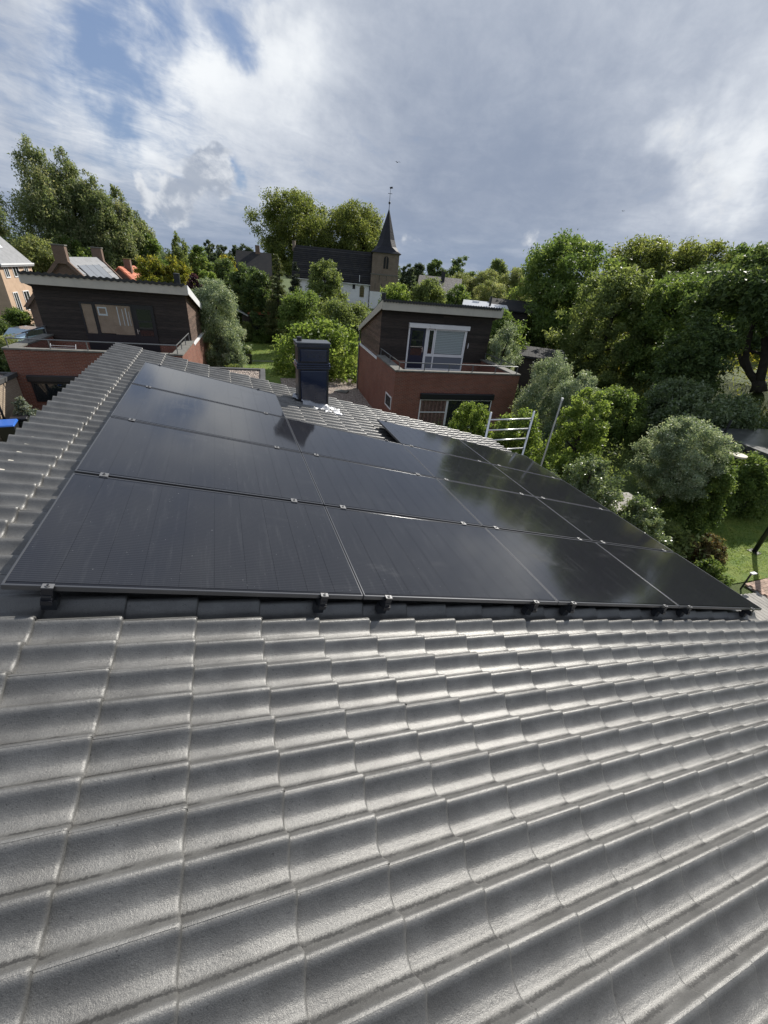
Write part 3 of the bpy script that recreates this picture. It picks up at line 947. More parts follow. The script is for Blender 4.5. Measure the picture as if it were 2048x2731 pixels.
def neighbour(label, org, rot, depth, zback, ztop, side):
    """side: +1 shows its right flank to us, -1 its left"""
    root = thing('brick_house', label, 'house', (org[0], org[1], G), (0, 0, -rad(rot)))
    Z = lambda z: z - G
    W_ = 7.1
    X1_ = 6.98
    # ground storey and terrace parapet
    w = MB()
    w.box(0, W_, 0, 0.22, 0, Z(-2.95))
    w.box(0, 0.40, 0.221, 4.0, 0, Z(-2.95)).box(W_ - 0.40, W_, 0.221, 4.0, 0, Z(-2.95))
    w.box(0, W_, 4.001, depth, 0, Z(-3.14))
    w.build('wall', M['brick'], root)
    MB().box(0.41, W_ - 0.41, 0.23, 3.99, Z(-3.75), Z(-3.62)).build('terrace_floor', M['felt'], root)
    cp = MB()
    cp.box(-0.03, W_ + 0.03, -0.04, 0.25, Z(-2.949), Z(-2.88))
    cp.box(-0.03, 0.46, 0.251, 4.0, Z(-2.949), Z(-2.878)).box(W_ - 0.46, W_ + 0.03, 0.251, 4.0, Z(-2.949), Z(-2.878))
    cp.build('coping', M['coping'], root)
    zr = lambda y: ztop + (zback - ztop) * (y - 3.7) / (depth + 0.3 - 3.7)     # roof top line
    soff = 0.16
    # upper wooden storey core
    core = MB()
    core.prism([(4.03, Z(-3.6)), (depth - 0.02, Z(-3.14)), (depth - 0.02, Z(zr(depth) - soff)), (4.03, Z(zr(4.0) - soff))], 'x', 0.15, X1_ - 0.03)
    core.build('timber_core', M['room'], root)
    wt_ = link('wood_cladding', None, root)
    wt_['label'] = 'dark weathered timber boarding'
    ph = 0.138
    z = -3.62
    k = 0
    front_top = zr(4.0) - soff - 0.02
    while z < front_top:
        z2_ = min(z + ph - 0.007, front_top)
        # front boards, butted at a random joint
        j = random.uniform(2.2, 5.2)
        for a, b in ((0.12, j - 0.002), (j + 0.002, X1_)):
            MB().box(a, b, 4.004 + random.uniform(0, 0.005), 4.028, Z(z), Z(z2_)).build('plank', M['plank'], wt_)
        z += ph
    z = -3.04
    while z < front_top:
        z2_ = z + ph - 0.007
        # flank boards stop at the sloping roof
        ye = depth
        if z2_ > zr(depth) - soff:
            ye = 3.7 + (z2_ + soff - ztop) / (zback - ztop) * (depth + 0.3 - 3.7)
        if ye > 4.3:
            for xa, xb in (((X1_ + 0.002, X1_ + 0.024),) if side > 0 else ((0.096, 0.118),)):
                j = random.uniform(4.4, max(4.5, min(depth, ye) - 0.2))
                for a, b in ((4.004, j - 0.002), (j + 0.002, min(depth, ye))):
                    if b - a > 0.05:
                        dx = random.uniform(0, 0.005) * side
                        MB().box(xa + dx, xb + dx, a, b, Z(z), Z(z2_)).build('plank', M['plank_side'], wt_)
        z += ph
    # white strip between brick and timber on the visible flank
    if side > 0:
        MB().box(W_ - 0.115, W_ + 0.03, 4.01, depth, Z(-3.139), Z(-3.05)).build('flashing_strip', M['white'], root)
    else:
        MB().box(-0.03, 0.095, 4.01, depth, Z(-3.139), Z(-3.05)).build('flashing_strip', M['white'], root)
    # roof slab with fascia boards
    yA, yB = 3.45, depth + 0.3
    xa, xb = -0.02, W_ + 0.12
    rf = MB().prism([(yA, Z(zr(yA) - 0.10)), (yB, Z(zr(yB) - 0.10)), (yB, Z(zr(yB) - 0.02)), (yA, Z(zr(yA) - 0.02))], 'x', xa, xb).build('roof', M['dark_tile'], root)
    # wavy tile field: one sheet for the field, single verge tiles at the edge we see
    sh = MB()
    per = 0.285 if side > 0 else 0.165
    nx = int((xb - xa) / per * 8)
    rows = 14
    vs = []
    for i in range(rows + 1):
        y = yA + 0.30 + (yB - yA - 0.30) * i / rows
        for kx in range(nx + 1):
            x = xa + (xb - xa) * kx / nx
            vs.append((x, y, Z(zr(y)) + 0.022 * math.cos(2 * math.pi * (x - xa) / per) + 0.004))
    fs_ = [(i * (nx + 1) + kx, i * (nx + 1) + kx + 1, (i + 1) * (nx + 1) + kx + 1, (i + 1) * (nx + 1) + kx) for i in range(rows) for kx in range(nx)]
    sh.add(vs, fs_)
    sh.build('tile_field', M['dark_tile'], rf, smooth=True, kind='stuff')
    one = MB()
    nk = 9
    for y, lift in ((yA - 0.05, 0.022), (yA + 0.42, 0.012)):
        pass
    prof = [(per * (t / nk), 0.026 * math.cos(2 * math.pi * (t / nk))) for t in range(nk + 1)]
    vs, fs_ = [], []
    sl = (zback - ztop) / (depth + 0.3 - 3.7)
    for y, dz_ in ((-0.06, -0.115), (-0.06, 0.018), (0.40, 0.018 + 0.46 * sl)):
        for x, h in prof:
            vs.append((x, y, (h if dz_ != -0.115 else h) + dz_))
    n_ = nk + 1
    for i in range(2):
        for q in range(nk):
            fs_.append((i * n_ + q, i * n_ + q + 1, (i + 1) * n_ + q + 1, (i + 1) * n_ + q))
    one.add(vs, fs_)
    TM = one.mesh('verge_tile', M['dark_tile'])
    cnt = int((xb - xa) / per)
    for q in range(cnt):
        put(TM, 'verge_tile', rf, (xa + q * per, yA, Z(zr(yA)) + 0.012 + random.uniform(-0.004, 0.004)))
    MB().box(xa, xb, yA - 0.002, yA + 0.028, Z(zr(yA) - 0.50), Z(zr(yA) - 0.035)).build('front_fascia', M['trim_grey'], root)
    for fx0, fx1 in ((xa - 0.03, xa - 0.002), (xb + 0.002, xb + 0.03)):
        yy = yB
        poly = [(yA, Z(zr(yA) - 0.44)), (yB, Z(zr(yB) - 0.33)), (yB, Z(zr(yB) - 0.03)), (yA, Z(zr(yA) - 0.03))]
        MB().prism(poly, 'x', fx0, fx1).build('side_fascia', M['white'] if side > 0 else M['trim_grey'], root)
    MB().prism([(yA + 0.03, Z(zr(yA) - 0.46)), (4.02, Z(zr(yA) - 0.46)), (4.02, Z(zr(yA) - 0.43)), (yA + 0.03, Z(zr(yA) - 0.43))], 'x', xa, xb).build('soffit', M['plank'], root)
    dx_ = W_ + 0.06 if side > 0 else -0.06
    MB().tube([(dx_, depth - 0.25, 0.0), (dx_, depth - 0.25, Z(zback - 0.25))], 0.04, 8).build('downpipe', M['rail'], root)
    MB().tube([(xa, yB + 0.06, Z(zr(yB)) - 0.10), (xb, yB + 0.06, Z(zr(yB)) - 0.10)], 0.06, 8).build('gutter', M['dark_metal'], root)
    return root, Z, zr, W_, X1_


# --- right house
hr, Z, zr, W_, X1_ = neighbour('brick house with white framed terrace door, roller shutter box and pale blinds', (8.95, 17.9), 5.0, 9.2, -2.0, -0.05, -1)
railing(hr, [(0.2, 4.0), (0.2, 0.08), (6.9, 0.08), (6.9, 4.0)], Z(-2.52),
        [(0.2, 0.08, Z(-2.88)), (0.2, 1.9, Z(-2.88)), (0.2, 3.9, Z(-2.88)), (6.9, 0.08, Z(-2.88)), (6.9, 1.9, Z(-2.88)), (6.9, 3.9, Z(-2.88)),
         (1.55, 0.08, Z(-2.88)), (2.9, 0.08, Z(-2.88)), (4.25, 0.08, Z(-2.88)), (5.6, 0.08, Z(-2.88))])
yF = 3.955
u_ = MB()
u_.box(1.76, 1.84, yF - 0.03, 3.999, Z(-3.62), Z(-1.31)).box(5.34, 5.42, yF - 0.03, 3.999, Z(-3.62), Z(-1.31))
u_.box(2.82, 2.96, yF - 0.03, 3.999, Z(-3.62), Z(-1.31)).box(1.84, 2.82, yF - 0.02, 3.999, Z(-3.62), Z(-3.55))
u_.box(2.96, 5.34, yF - 0.02, 3.999, Z(-3.62), Z(-3.52)).box(2.96, 5.34, yF - 0.025, 3.999, Z(-2.84), Z(-2.76))
u_.box(3.40, 3.48, yF - 0.025, 3.999, Z(-3.52), Z(-2.84))
wf = u_.build('window_frame', M['white'], hr)
dr = MB().box(1.85, 2.81, yF, 3.998, Z(-3.545), Z(-1.32)).build('terrace_door', M['navy'], hr)
MB().box(1.98, 2.68, yF - 0.012, yF - 0.002, Z(-2.80), Z(-1.45)).build('pane', M['glass_dark'], dr)
MB().box(2.70, 2.735, yF - 0.03, yF - 0.001, Z(-2.62), Z(-2.35)).box(2.62, 2.734, yF - 0.05, yF - 0.031, Z(-2.42), Z(-2.395)).build('handle', M['alu'], dr)
MB().box(1.95, 2.70, yF - 0.04, yF - 0.02, Z(-2.335), Z(-2.31)).build('push_bar', M['alu'], dr)
framed(hr, 'side_window', 2.97, 3.38, Z(-2.755), Z(-1.33), yF - 0.03, M['white'], M['glass_dark'], 0.07, 0.05)
bw = framed(hr, 'window', 3.40, 5.335, Z(-2.755), Z(-1.31), yF - 0.03, M['white'], M['glass'], 0.07, 0.04)
zz = -2.66
while zz < -1.42:
    MB().box(3.48, 5.26, yF + 0.022, yF + 0.030, Z(zz), Z(zz + 0.080)).build('blind_slat', M['blind'], bw)
    zz += 0.092
for a, b in ((2.97, 3.395), (3.485, 5.335)):
    MB().box(a, b, yF - 0.005, 3.998, Z(-3.515), Z(-2.845)).build('infill_panel', M['blue_panel'], hr)
MB().box(1.74, 3.0, 3.80, 3.999, Z(-1.30), Z(-1.06)).build('shutter_box', M['white'], hr, bevel=0.015)
MB().box(3.004, 5.52, 3.80, 3.999, Z(-1.30), Z(-1.06)).build('shutter_box', M['white'], hr, bevel=0.015)
MB().box(5.63, 5.66, 3.97, 3.999, Z(-2.3), Z(-2.0)).build('thermometer', M['white'], hr)
# lower storey windows in the shade
MB().box(1.46, 5.75, -0.16, -0.002, Z(-4.30), Z(-3.98)).build('roller_shutter_box', M['black'], hr, bevel=0.03)
w1 = framed(hr, 'lower_window', 1.5, 3.06, Z(-5.9), Z(-4.31), -0.05, M['white'], M['glass'], 0.05, 0.05)
for k in range(13):
    MB().box(1.56 + k * 0.112, 1.56 + k * 0.112 + 0.10, -0.0245 + 0.004 * (k % 2), -0.012, Z(-5.84), Z(-4.37)).build('curtain_fold', M['red_curtain'], w1)
MB().box(1.55, 3.01, -0.056, -0.0505, Z(-5.02), Z(-4.97)).build('transom', M['white'], w1)
w2 = framed(hr, 'lower_window', 3.07, 5.70, Z(-5.9), Z(-4.31), -0.05, M['white'], M['glass_dark'], 0.05, 0.05)
MB().box(3.12, 5.65, -0.056, -0.0505, Z(-5.02), Z(-4.97)).build('transom', M['black'], w2)
# small flank window
fw_ = MB()
fw_.box(-0.03, -0.002, 0.25, 0.32, Z(-5.0), Z(-4.32)).box(-0.03, -0.002, 1.35, 1.42, Z(-5.0), Z(-4.32))
fw_.box(-0.03, -0.002, 0.32, 1.35, Z(-5.0), Z(-4.93)).box(-0.03, -0.002, 0.32, 1.35, Z(-4.39), Z(-4.32))
fo_ = fw_.build('flank_window', M['white'], hr)
MB().box(-0.018, -0.004, 0.321, 1.349, Z(-4.929), Z(-4.391)).build('pane', M['glass_dark'], fo_)
MB().tube([(0.25, 4.4, Z(-0.15)), (0.25, 4.4, Z(0.30))], 0.13, 10).build('flue', M['black'], hr)

# --- left house
hl_, Z, zr, W_, X1_ = neighbour('brick house with black framed windows and door under a pale fascia board', (-8.0, 21.23), 5.0, 11.5, -2.35, -0.17, 1)
railing(hl_, [(0.2, 4.0), (0.2, 0.08), (6.9, 0.08), (6.9, 4.0)], Z(-2.50),
        [(0.2, 0.08, Z(-2.88)), (0.2, 1.9, Z(-2.88)), (0.2, 3.9, Z(-2.88)), (6.9, 0.08, Z(-2.88)), (6.9, 1.3, Z(-2.88)), (6.9, 2.6, Z(-2.88)), (6.9, 3.9, Z(-2.88)),
         (1.75, 0.08, Z(-2.88)), (3.2, 0.08, Z(-2.88)), (4.6, 0.08, Z(-2.88))])
framed(hl_, 'window', 1.98, 2.60, Z(-2.82), Z(-1.28), 3.94, M['black'], M['glass'], 0.08, 0.058, 'curtain', M['curtain'])  # tan sheet behind the glass paints a reflection
lw = framed(hl_, 'window', 2.605, 4.33, Z(-2.82), Z(-1.26), 3.94, M['black'], M['glass'], 0.07, 0.058)
MB().box(2.68, 3.35, 3.972, 3.978, Z(-2.7), Z(-1.35)).build('curtain', M['curtain'], lw)  # this sheet and the next two: tan reflection painted behind the pane
MB().box(3.352, 4.255, 3.974, 3.980, Z(-2.74), Z(-2.30)).build('sill_board', M['curtain'], lw)
MB().box(3.352, 4.255, 3.976, 3.981, Z(-2.295), Z(-1.35)).build('curtain', M['curtain'], lw)
for xa_, xb_, zl in ((3.62, 3.66, -1.40), (3.84, 3.87, -1.5), (4.00, 4.04, -1.45), (4.14, 4.16, -1.6)):  # white lines of the painted reflection
    MB().box(xa_, xb_, 3.968, 3.973, Z(-2.29), Z(zl)).build('net_curtain_fold', M['blind'], lw)
MB().box(2.74, 3.16, 3.964, 3.970, Z(-1.86), Z(-1.78)).box(2.74, 2.80, 3.964, 3.970, Z(-1.779), Z(-1.46)).box(3.10, 3.16, 3.964, 3.970, Z(-1.779), Z(-1.46)).box(2.801, 3.099, 3.964, 3.970, Z(-1.52), Z(-1.46)).build('inner_frame', M['blind'], lw)  # white window shape of the painted reflection
ld = MB().box(4.34, 5.34, 3.94, 3.999, Z(-3.6), Z(-1.27)).build('terrace_door', M['black'], hl_)
MB().box(4.53, 5.18, 3.925, 3.939, Z(-2.74), Z(-1.46)).build('pane', M['glass_dark'], ld)
MB().box(4.53, 5.18, 3.915, 3.924, Z(-2.07), Z(-2.045)).build('glazing_bar', M['dark_metal'], ld)
MB().box(4.40, 4.43, 3.91, 3.939, Z(-2.66), Z(-2.42)).box(4.40, 4.52, 3.885, 3.909, Z(-2.52), Z(-2.495)).build('handle', M['alu'], ld)
MB().box(1.98, 4.33, 3.96, 3.999, Z(-3.6), Z(-2.825)).build('infill_panel', M['black'], hl_)
MB().box(6.55, 6.82, 4.1, 4.4, Z(-0.18), Z(0.33)).build('flue', M['black'], hl_, bevel=0.01)
lo = framed(hl_, 'lower_window', 0.62, 3.4, Z(-5.2), Z(-4.30), -0.05, M['black'], M['glass_dark'], 0.08, 0.05)
MB().box(0.55, 3.5, -0.15, -0.002, Z(-4.29), Z(-4.0)).build('roller_shutter_box', M['black'], hl_, bevel=0.03)
# deeper brick flank standing to the left of the timber storey
MB().box(-0.75, 0.08, 6.4, 11.3, 0.0, Z(-0.95)).build('brick_flank', M['brick_brown'], hl_)
fl = MB().box(-0.10, 0.0, 6.36, 6.398, Z(-2.2), Z(-1.5)).build('slit_window', M['white'], hl_)

# folded drying rack leaning on the left terrace
rack = thing('drying_rack', 'white folded drying rack leaning on the shaded left terrace', 'drying rack', (-6.55, 21.65, -3.62), (rad(-32), 0, -rad(5)))
MB().tube([(0, 0, 0.02), (0, 0, 0.95)], 0.012).build('side_bar', M['white'], rack)
MB().tube([(1.0, 0, 0.02), (1.0, 0, 0.95)], 0.012).build('side_bar', M['white'], rack)
for k in range(9):
    MB().tube([(0.012 + 0.0, 0, 0.1 + k * 0.095), (0.988, 0, 0.1 + k * 0.095)], 0.007, 5).build('wire', M['white'], rack)


# ------------------------------------------------------------------ flat roofed garages
def garage(label, x0, x1, y0, y1, top, rot, wall_m, org):
    root = thing('garage', label, 'garage', (org[0], org[1], G), (0, 0, -rad(rot)))
    MB().box(x0, x1, y0, y1, 0, top - G - 0.12).build('wall', wall_m, root)
    up = MB()
    t = 0.16
    up.box(x0 - 0.06, x1 + 0.06, y0 - 0.06, y0 + t, top - G - 0.119, top - G + 0.05).box(x0 - 0.06, x1 + 0.06, y1 - t, y1 + 0.06, top - G - 0.119, top - G + 0.05)
    up.box(x0 - 0.06, x0 + t, y0 + t + 0.001, y1 - t - 0.001, top - G - 0.119, top - G + 0.05).box(x1 - t, x1 + 0.06, y0 + t + 0.001, y1 - t - 0.001, top - G - 0.119, top - G + 0.05)
    up.build('roof_edge', M['felt'], root)
    gx = np.linspace(x0 + t + 0.002, x1 - t - 0.002, 110)
    gy = np.linspace(y0 + t + 0.002, y1 - t - 0.002, 110)
    vs = [(a, b, top - G - 0.03 + random.uniform(-0.018, 0.025)) for a in gx for b in gy]
    n = 110
    gr = MB().add(vs, [(i * n + j, (i + 1) * n + j, (i + 1) * n + j + 1, i * n + j + 1) for i in range(n - 1) for j in range(n - 1)])
    gr.build('gravel', M['gravel'], root, kind='stuff')
    return root


gx_, gy_ = np.linspace(3.6, 10.3, 100), np.linspace(17.0, 29.8, 120)
vs = [(a + 0.0875 * (b - 17.9), b, G + 0.10 + random.uniform(-0.02, 0.03)) for a in gx_ for b in gy_]
yard = MB().add(vs, [(i * 120 + j, (i + 1) * 120 + j, (i + 1) * 120 + j + 1, i * 120 + j + 1) for i in range(99) for j in range(119)])
yard.build('gravel_yard', M['gravel'], kind='structure')
ps_ = MB().box(-0.45, 0.45, -0.3, 0.3, 0.0, 0.10).build('paving_slab', M['coping'], loc=(8.3, 25.9, G + 0.10), rot=(0, 0, rad(-30)))
tag(ps_, 'single grey paving slab lying on the gravel beside the right house', 'slab')
gB = garage('flat gravel roof between the left brick house and the lawn', 7.2, 10.8, -6.0, -0.3, -3.4, 5.0, M['brick'], (-8.0, 21.23))
gC = garage('buff brick garage with a gravel roof left of our roof', -6.5, 0.16, -11.0, -0.08, -3.95, 5.0, M['brick_pale'], (-8.0, 21.23))
MB().tube([(0.24, -2.2, 0), (0.24, -2.2, 2.1)], 0.045, 8).build('drainpipe', M['black'], gC)


def wheelie(label, x, y, rz, lid_m):
    t = thing('wheelie_bin', label, 'bin', (x, y, G), (0, 0, rz), 'wheelie bins by the garage')
    b = MB()
    b.hexa([(-0.23, -0.27, 0.12), (0.23, -0.27, 0.12), (0.23, 0.2, 0.12), (-0.23, 0.2, 0.12), (-0.29, -0.36, 1.0), (0.29, -0.36, 1.0), (0.29, 0.36, 1.0), (-0.29, 0.36, 1.0)])
    b.build('body', M['bin_black'], t, bevel=0.02)
    l = MB().hexa([(-0.31, -0.40, 1.003), (0.31, -0.40, 1.003), (0.31, 0.40, 1.003), (-0.31, 0.40, 1.003), (-0.28, -0.36, 1.055), (0.28, -0.36, 1.055), (0.28, 0.36, 1.09), (-0.28, 0.36, 1.09)])
    l.build('lid', lid_m, t, bevel=0.012)
    MB().tube([(-0.25, 0.43, 1.0), (0.25, 0.43, 1.0)], 0.018).build('handle', M['bin_black'], t)
    for sx in (-0.27, 0.27):
        MB().tube([(sx - 0.03, 0.26, 0.12), (sx + 0.03, 0.26, 0.12)], 0.12, 14).build('wheel', M['black'], t)


wheelie('wheelie bin with a bright blue lid at the left edge', -7.50, 18.0, rad(8), M['bin_blue'])
wheelie('black lidded wheelie bin behind the blue lidded one', -7.35, 18.95, rad(5), M['bin_black'])

# ------------------------------------------------------------------ church
chu = thing('church', 'village church with a dark slate spire, brick tower and white plastered nave wall', 'church', (33.3, 98.1, G), (0, 0, -rad(18)))
z_ = lambda z: z - G
TWD = 5.85
tw = MB().box(0, TWD, 0, TWD, z_(0.75), z_(4.85))
tw.box(-0.12, TWD + 0.12, -0.12, TWD + 0.12, z_(-2.7), z_(0.75))
tw.build('tower', M['brick_church'], chu)
MB().box(-0.14, TWD + 0.14, -0.14, TWD + 0.14, 0, z_(-2.701)).build('white_plinth', M['plaster'], chu)
MB().box(-0.2, TWD + 0.2, -0.2, TWD + 0.2, z_(0.62), z_(0.80)).build('string_course', M['coping'], chu)
lv = link('belfry_opening', MB().prism([(2.5, z_(1.9)), (3.6, z_(1.9)), (3.6, z_(3.7))] + [(3.05 + 0.55 * math.cos(a), z_(3.7) + 0.55 * math.sin(a)) for a in np.linspace(0, math.pi, 9)[1:-1]] + [(2.5, z_(3.7))], 'y', -0.03, 0.02).mesh('belfry_opening', M['room']), chu)
MB().box(3.0, 3.1, -0.07, -0.031, z_(1.9), z_(4.2)).build('mullion', M['brick_church'], lv)
for k in range(5):
    MB().box(2.52, 2.995, -0.06, -0.032, z_(2.0 + k * 0.35), z_(2.12 + k * 0.35)).build('louvre', M['slate'], lv)
    MB().box(3.105, 3.58, -0.06, -0.032, z_(2.0 + k * 0.35), z_(2.12 + k * 0.35)).build('louvre', M['slate'], lv)
for xx, za, zb_ in ((1.75, -0.9, 1.6), (3.3, -0.4, 1.6), (0.9, -2.3, -1.0), (2.3, -2.4, -1.0), (3.9, -2.4, -1.0)):
    MB().box(xx, xx + 0.09, -0.16, -0.121, z_(za), z_(min(zb_, 0.6))).build('wall_anchor', M['black'], chu)
# spire: flared octagon
sp_ = MB()
cx = cy = TWD / 2
levels = [(4.80, 3.30, 0.0), (4.86, 3.30, 0.0), (5.35, 2.75, 0.35), (6.1, 2.25, 0.8), (7.4, 1.78, 1.0), (12.6, 0.16, 1.0), (13.0, 0.03, 1.0)]
vs = []
for z, hw, o8 in levels:
    for k in range(8):
        a = math.pi / 4 * k + math.pi / 8
        # blend a square ring (as 8 points) into a regular octagon
        s_ = max(abs(math.cos(a)), abs(math.sin(a)))
        sq = Vector((math.copysign(1, math.cos(a)), math.copysign(1, math.sin(a)))) * hw
        oc = Vector((math.cos(a), math.sin(a))) * hw * 1.05
        p = sq.lerp(oc, o8)
        vs.append((cx + p.x, cy + p.y, z_(z)))
fs = [(i * 8 + k, i * 8 + (k + 1) % 8, (i + 1) * 8 + (k + 1) % 8, (i + 1) * 8 + k) for i in range(len(levels) - 1) for k in range(8)]
fs.append(tuple(range(7, -1, -1)))
sp_.add(vs, fs)
spo = sp_.build('spire', M['spire'], chu)
MB().tube([(cx, cy, z_(12.9)), (cx, cy, z_(16.4))], [0.07, 0.03], 6).build('finial_rod', M['dark_metal'], spo)
MB().tube([(cx, cy, z_(13.7)), (cx, cy, z_(13.85)), (cx, cy, z_(14.1)), (cx, cy, z_(14.25))], [0.05, 0.22, 0.22, 0.05], 8).build('ball', M['dark_metal'], spo)
MB().box(cx - 0.45, cx + 0.45, cy - 0.03, cy + 0.03, z_(15.5), z_(15.58)).add([(cx - 0.1, cy, z_(16.3)), (cx + 0.55, cy, z_(16.45)), (cx + 0.35, cy, z_(16.75)), (cx - 0.2, cy + 0.02, z_(16.62))], [(0, 1, 2, 3), (3, 2, 1, 0)]).build('weather_vane', M['dark_metal'], spo)
NX = -17.5
nv = MB().box(NX, -0.02, 0.5, 8.6, 0, z_(-1.3))
nv.build('nave_wall', M['plaster'], chu)
nr = MB().prism([(0.2, z_(-1.55)), (0.2, z_(-1.3)), (4.55, z_(4.85)), (8.9, z_(-1.3)), (8.9, z_(-1.55)), (4.55, z_(4.6))], 'x', NX - 0.2, -0.02)
nr.build('nave_roof', M['slate'], chu)
gt_ = MB().box(NX - 0.2, -0.05, -0.02, 0.12, z_(-1.62), z_(-1.5))
gt_.build('gutter', M['plaster'], chu)
for k in range(16):
    f0, f1 = k / 16, (k + 0.93) / 16
    ya_, yb_ = 0.2 + 4.33 * f0, 0.2 + 4.33 * f1
    za_, zb_ = -1.3 + 6.15 * f0, -1.3 + 6.15 * f1
    MB().hexa([(NX - 0.15, ya_, z_(za_) + 0.01), (-0.06, ya_, z_(za_) + 0.01), (-0.06, yb_, z_(zb_) + 0.005), (NX - 0.15, yb_, z_(zb_) + 0.005),
               (NX - 0.15, ya_ - 0.03, z_(za_) + 0.07), (-0.06, ya_ - 0.03, z_(za_) + 0.07), (-0.06, yb_ - 0.01, z_(zb_) + 0.015), (NX - 0.15, yb_ - 0.01, z_(zb_) + 0.015)]).build('slate_course', M['slate_row'], chu)
MB().prism([(0.5, z_(-1.55)), (4.55, z_(4.55)), (8.6, z_(-1.55))], 'x', NX, NX + 0.3).build('gable_wall', M['brick_church'], chu)
MB().box(NX - 0.5, NX + 0.1, 4.1, 5.0, z_(3.6), z_(5.6)).build('gable_chimney', M['brick_church'], chu)
wv_ = link('arched_window', MB().prism([(-2.45, z_(-4.1)), (-1.45, z_(-4.1)), (-1.45, z_(-2.3))] + [(-1.95 + 0.5 * math.cos(a), z_(-2.3) + 0.5 * math.sin(a)) for a in np.linspace(0, math.pi, 9)[1:-1]] + [(-2.45, z_(-2.3))], 'y', 0.44, 0.52).mesh('arched_window', mat('leaded_glass', (0.16, 0.13, 0.05), 0.3)), chu)
for k in range(3):
    MB().box(-2.25 + k * 0.28, -2.20 + k * 0.28, 0.40, 0.439, z_(-4.1), z_(-1.95)).build('window_bar', M['room'], wv_)
for k in range(4):
    MB().box(-2.45, -1.45, 0.40, 0.436, z_(-3.8 + 0.45 * k), z_(-3.75 + 0.45 * k)).build('window_bar', M['room'], wv_)
MB().box(-4.1, -3.5, 0.46, 0.499, z_(-2.6), z_(-1.7)).build('shutter', M['slate'], chu)
MB().tube([(-2.6, 0.30, z_(-1.35)), (-2.6, 0.30, z_(0.2))], 0.06, 6).build('vent_pipe', M['white'], chu)
MB().tube([(-0.3, 0.42, 0), (-0.3, 0.42, z_(-1.4))], 0.07, 6).build('drainpipe', M['dark_metal'], chu)


# ------------------------------------------------------------------ other houses of the village
def gable_house(name, label, org, rot, wid, length, zeave, zridge, wall_m, roof_m, tiles=None, overhang=0.25):
    """ridge runs along local y; gable at y = 0 faces the camera side. returns (root, right slope part)"""
    root = thing(name, label, 'house', (org[0], org[1], G), (0, 0, -rad(rot)))
    h = wid / 2
    MB().prism([(-h, 0), (h, 0), (h, zeave - G), (0, zridge - G - 0.15), (-h, zeave - G)], 'y', 0, length).build('wall', wall_m, root)
    sl = (zridge - zeave) / h
    rfp = link('roof', None, root)
    for sgn, nm in ((1, 'roof_slope'), (-1, 'roof_slope')):
        a = [(0, zridge - G), (sgn * (h + overhang), zeave - G - sl * overhang), (sgn * (h + overhang), zeave - G - sl * overhang - 0.16), (0, zridge - G - 0.16)]
        MB().prism(a, 'y', -0.12, length + 0.12).build(nm, roof_m, rfp)
    return root, rfp, sl


# pale house at the left edge: its long front faces right
ph_, rp, sl = gable_house('pale_house', 'pale brick house with white windows and a grey roof with skylights at the left edge', (-20.3, 49.2), 4.0, 6.6, 6.4, -0.75, 2.6, M['pale_stucco'], M['grey_roof'])
xw = 3.3
for (ya, yb, za, zb_) in ((0.7, 1.5, -2.05, -1.15), (2.3, 3.5, -2.05, -1.15), (4.6, 5.5, -1.75, -1.12), (0.9, 1.8, -4.9, -3.2), (2.9, 4.1, -4.9, -3.2)):
    w = MB()
    w.box(xw + 0.002, xw + 0.05, ya, yb, za - G, za - G + 0.09).box(xw + 0.002, xw + 0.05, ya, yb, zb_ - G - 0.08, zb_ - G)
    w.box(xw + 0.002, xw + 0.05, ya, ya + 0.08, za - G + 0.09, zb_ - G - 0.08).box(xw + 0.002, xw + 0.05, yb - 0.08, yb, za - G + 0.09, zb_ - G - 0.08)
    w.box(xw + 0.002, xw + 0.05, (ya + yb) / 2 - 0.03, (ya + yb) / 2 + 0.03, za - G + 0.09, zb_ - G - 0.08)
    wo_ = w.build('window', M['white'], ph_)
    MB().box(xw + 0.001, xw + 0.02, ya + 0.08, yb - 0.08, za - G + 0.09, zb_ - G - 0.08).build('pane', M['glass_dark'], wo_)
MB().box(xw + 0.002, xw + 0.06, 5.0, 5.9, 0.1, -3.3 - G).build('front_door', mat('dark_red_door', (0.12, 0.03, 0.03), 0.5), ph_)
MB().box(xw + 0.16, xw + 0.30, -0.12, 6.52, -1.02 - G, -0.90 - G).build('gutter', M['white'], ph_)
nrm = Vector((sl, 0, 1)).normalized()
for ya in (1.6, 3.3):
    c = [Vector((1.35, ya, 2.6 - G - sl * 1.35)), Vector((2.35, ya, 2.6 - G - sl * 2.35)), Vector((2.35, ya + 0.8, 2.6 - G - sl * 2.35)), Vector((1.35, ya + 0.8, 2.6 - G - sl * 1.35))]
    MB().hexa([p + nrm * 0.005 for p in c] + [p + nrm * 0.06 for p in c]).build('skylight', M['white_sheet'], ph_)

